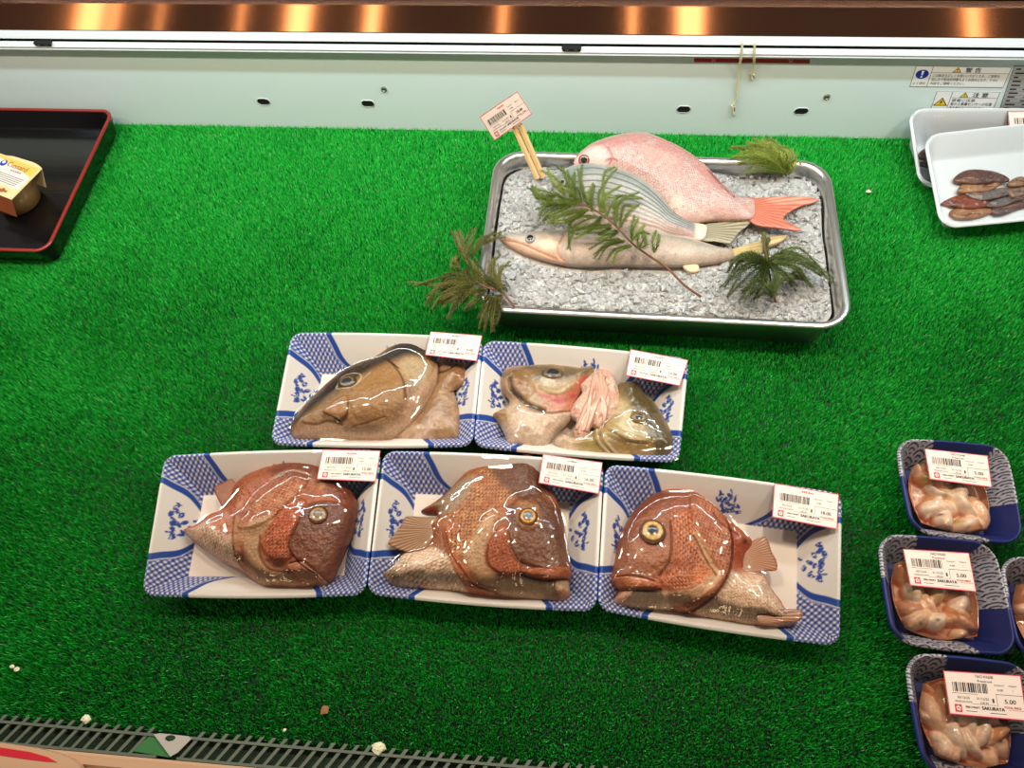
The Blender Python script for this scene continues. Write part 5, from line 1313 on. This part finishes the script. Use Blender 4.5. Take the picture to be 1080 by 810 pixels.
p.text('前に必ず取扱説明書をよくお読みになり、十分に', 22, 10.4, 3.6, M['ink'], 74)
p.text('内容をご理解ください。', 22, 4.2, 3.6, M['ink'], 38)
tag(p.build('warning_sticker', onwall(s1), M['sticker'], thick=.0002), 'white warning sticker with a blue circle high on the back panel', 'sticker', 'stickers on the back panel')
s2 = Z(955, 60, 8.64, [(287, 312), (865, 320), (790, 500), (222, 490)])
p = Print(70, 33)
p.frame(0, 0, 70, 33, .5, M['ink'], .5); p.rect(17.5, 0, 18, 33, M['ink']); p.rect(18, 22.5, 70, 23, M['ink'])
warn(p, 9, 9, 13, 'z'); warn(p, 32, 23.6, 8)
p.text('注 意', 41, 24.6, 5.8, M['ink'], 17, bold=.25)
p.text('感電に注意', 20, 16.6, 3.8, M['ink'], 26); p.text('蓋の上重量センサーの位置', 20, 10.6, 3.8, M['ink'], 46); p.text('手を触れないでください', 20, 4.4, 3.6, M['ink'], 38)
tag(p.build('caution_sticker', onwall(s2), M['sticker'], thick=.0002), 'white caution sticker with a yellow triangle, half hidden by the back white tray', 'sticker', 'stickers on the back panel')
s3 = Z(955, 60, 8.64, [(990, 78), (1800, 92), (1690, 520), (845, 505)])
p = Print(100, 70)
p.frame(0, 0, 100, 70, .6, M['grey'], .5)
r_ = random.Random(4)
for k in range(11):
    y = 64-k*5.8; p.rect(1, y-2.2, 99, y-1.9, M['grey']); x = 4
    for j in range(3):
        w = r_.uniform(4, 11); p.rect(x, y-.2, x+w, y+2., M['ink'] if j == 0 else M['grey']); x += w+r_.uniform(6, 14)
tag(p.build('rating_plate', onwall(s3), M['plate'], thick=.0003), 'grey rating plate with printed rows at the right end of the back panel', 'plate')
p = Print(135, 5.5); p.poly([(20, 4.6), (21, 4.6), (26, .8), (25, .8)], M['pinkink']); p.poly([(25, 4.6), (26, 4.6), (21, .8), (20, .8)], M['pinkink'])
p.poly([(110, 4.6), (111, 4.6), (116, .8), (115, .8)], M['pinkink']); p.poly([(115, 4.6), (116, 4.6), (111, .8), (110, .8)], M['pinkink'])
tag(p.build('tape_strip', onwall([(732, 61.2), (854, 62.6), (854, 67), (732, 65.6)], .0003), mat('red_tape', (168, 42, 30), .5, nscale=30, namt=.06), thick=.0002), 'thin red tape strip under the white rail', 'tape')
for pts, lab in (([(783, 44, .0125), (782, 58, .0125), (779.5, 72, .006), (777.5, 90, .003), (776.5, 105, .003), (773, 113, .003), (774, 122, .003)], 'longer of the two twine ends hanging over the red tape'), ([(796, 44.5, .0125), (795.5, 60, .0125), (795, 68, .006), (793, 79, .003), (794, 84, .003)], 'shorter of the two twine ends hanging over the red tape')):
    m = MB(); w = catmull([P(a, b, YW-o_, 1) for a, b, o_ in pts], 6, False); m.tube(w, .0015+.0002*np.sin(np.arange(len(w))*1.9), 7)
    kq = P(pts[-2][0], pts[-2][1], YW-.003, 1)
    m.tube([kq+[-.003, 0, .003], kq+[.002, -.0006, .001], kq+[.003, -.0004, -.004]], .0009, 6); m.tube([kq, kq+[.0035, -.0003, -.005], kq+[.002, 0, -.009]], .0007, 5)
    tag(m.build('twine', M['twine'], smooth=True), lab, 'twine', 'twine ends on the rail')
# ------------------------------------------------------------------ crumbs on the grass
def bit(px, py, r, m_, name, label, cat, flat=.5, seed=0):
    rr = random.Random(seed); c = P(px, py, .0006); V = []; F = []
    K = 9
    for j, (f, z) in enumerate(((.55, 0), (1, .25), (.9, .7), (.4, 1))):
        for k in range(K):
            an = TAU*k/K; q = r*f*(.7+.6*rr.random()); V.append((c[0]+q*math.cos(an)*1.3, c[1]+q*math.sin(an), c[2]-.0008+r*flat*2*z*(.8+.4*rr.random())))
    F = [(j*K+k, j*K+(k+1) % K, (j+1)*K+(k+1) % K, (j+1)*K+k) for j in range(3) for k in range(K)]+[tuple(range(K))[::-1], tuple(3*K+k for k in range(K))]
    tag(mk(name, np.array(V), F, m_, smooth=False), label, cat, 'scraps on the grass')
bit(916, 202, .0024, M['cardwht'], 'crumb', 'white crumb on the grass right of the ice pan', 'crumb', .4, 1)
bit(13, 703, .0018, M['crumb'], 'crumb', 'left one of two pale crumbs on the grass far left', 'crumb', .5, 2)
bit(17.5, 706, .002, M['crumb'], 'crumb', 'right one of two pale crumbs on the grass far left', 'crumb', .5, 3)
bit(91, 758.5, .0034, M['crumb'], 'crumb', 'pale crumb at the grass edge above the left vent grille', 'crumb', .5, 4)
bit(342, 749, .0034, M['scrap'], 'leaf_scrap', 'brown leaf scrap on the grass above the long vent grille', 'leaf scrap', .15, 5)
bit(399, 789.5, .0046, M['crumb'], 'crumb', 'pale green-white crumb at the grass edge above the long vent grille', 'crumb', .35, 6)
bit(300, 770, .0012, M['crumb'], 'crumb', 'tiny crumb on the grass near the front centre left', 'crumb', .5, 7)
# ------------------------------------------------------------------ light, sky, camera
def area(name, loc, rot, sx, sy, power, color, spread=math.pi):
    l = bpy.data.lights.new(name, 'AREA'); l.shape = 'RECTANGLE'; l.size = sx; l.size_y = sy; l.energy = power; l.color = color; l.spread = spread
    o = link(bpy.data.objects.new(name, l)); o.location = loc; o.rotation_euler = rot; return o
area('case_light_strip', (-.1, .62, .58), (math.radians(0), 0, 0), 1.9, .02, 7.5, (.76, .94, 1))
for x in (-.80, -.46, -.13, .19, .46):
    area('case_spot', (x, .40, .71), (0, 0, 0), .045, .045, 1.9, (1, .85, .67))
for px, wd in ((97, .13), (122, .03), (170, .015), (255, .02), (316, .13), (393, .07), (530, .03), (667, .03), (728, .15), (1028, .06)):
    xp = P(px, 25, .776, 1)[0]
    area('ceiling_lamp', (xp*5.4, -2.6, 2.6), (math.radians(54), 0, math.atan(xp*4.4/3.376)), wd, .7, 28*wd, (1, .74, .42))
w = bpy.data.worlds.new('shop'); S.world = w; w.use_nodes = True
w.node_tree.nodes['Background'].inputs[0].default_value = (.5, .48, .45, 1); w.node_tree.nodes['Background'].inputs[1].default_value = .32
cam = bpy.data.cameras.new('camera'); cam.sensor_width = 36; cam.sensor_fit = 'HORIZONTAL'; cam.lens = FPX/1080*36; cam.clip_start = .01
co = link(bpy.data.objects.new('camera', cam))
from mathutils import Matrix
mw = Matrix([list(CR[i])+[[0, 0, CAMH][i]] for i in range(3)]+[[0, 0, 0, 1]])
co.matrix_world = mw
S.camera = co
S.view_settings.view_transform = 'Standard'; S.view_settings.look = 'None'; S.view_settings.gamma = 1; S.view_settings.use_curve_mapping = False
S.view_settings.exposure = 0.
S.cycles.use_denoising = True
S.cycles.caustics_reflective = False
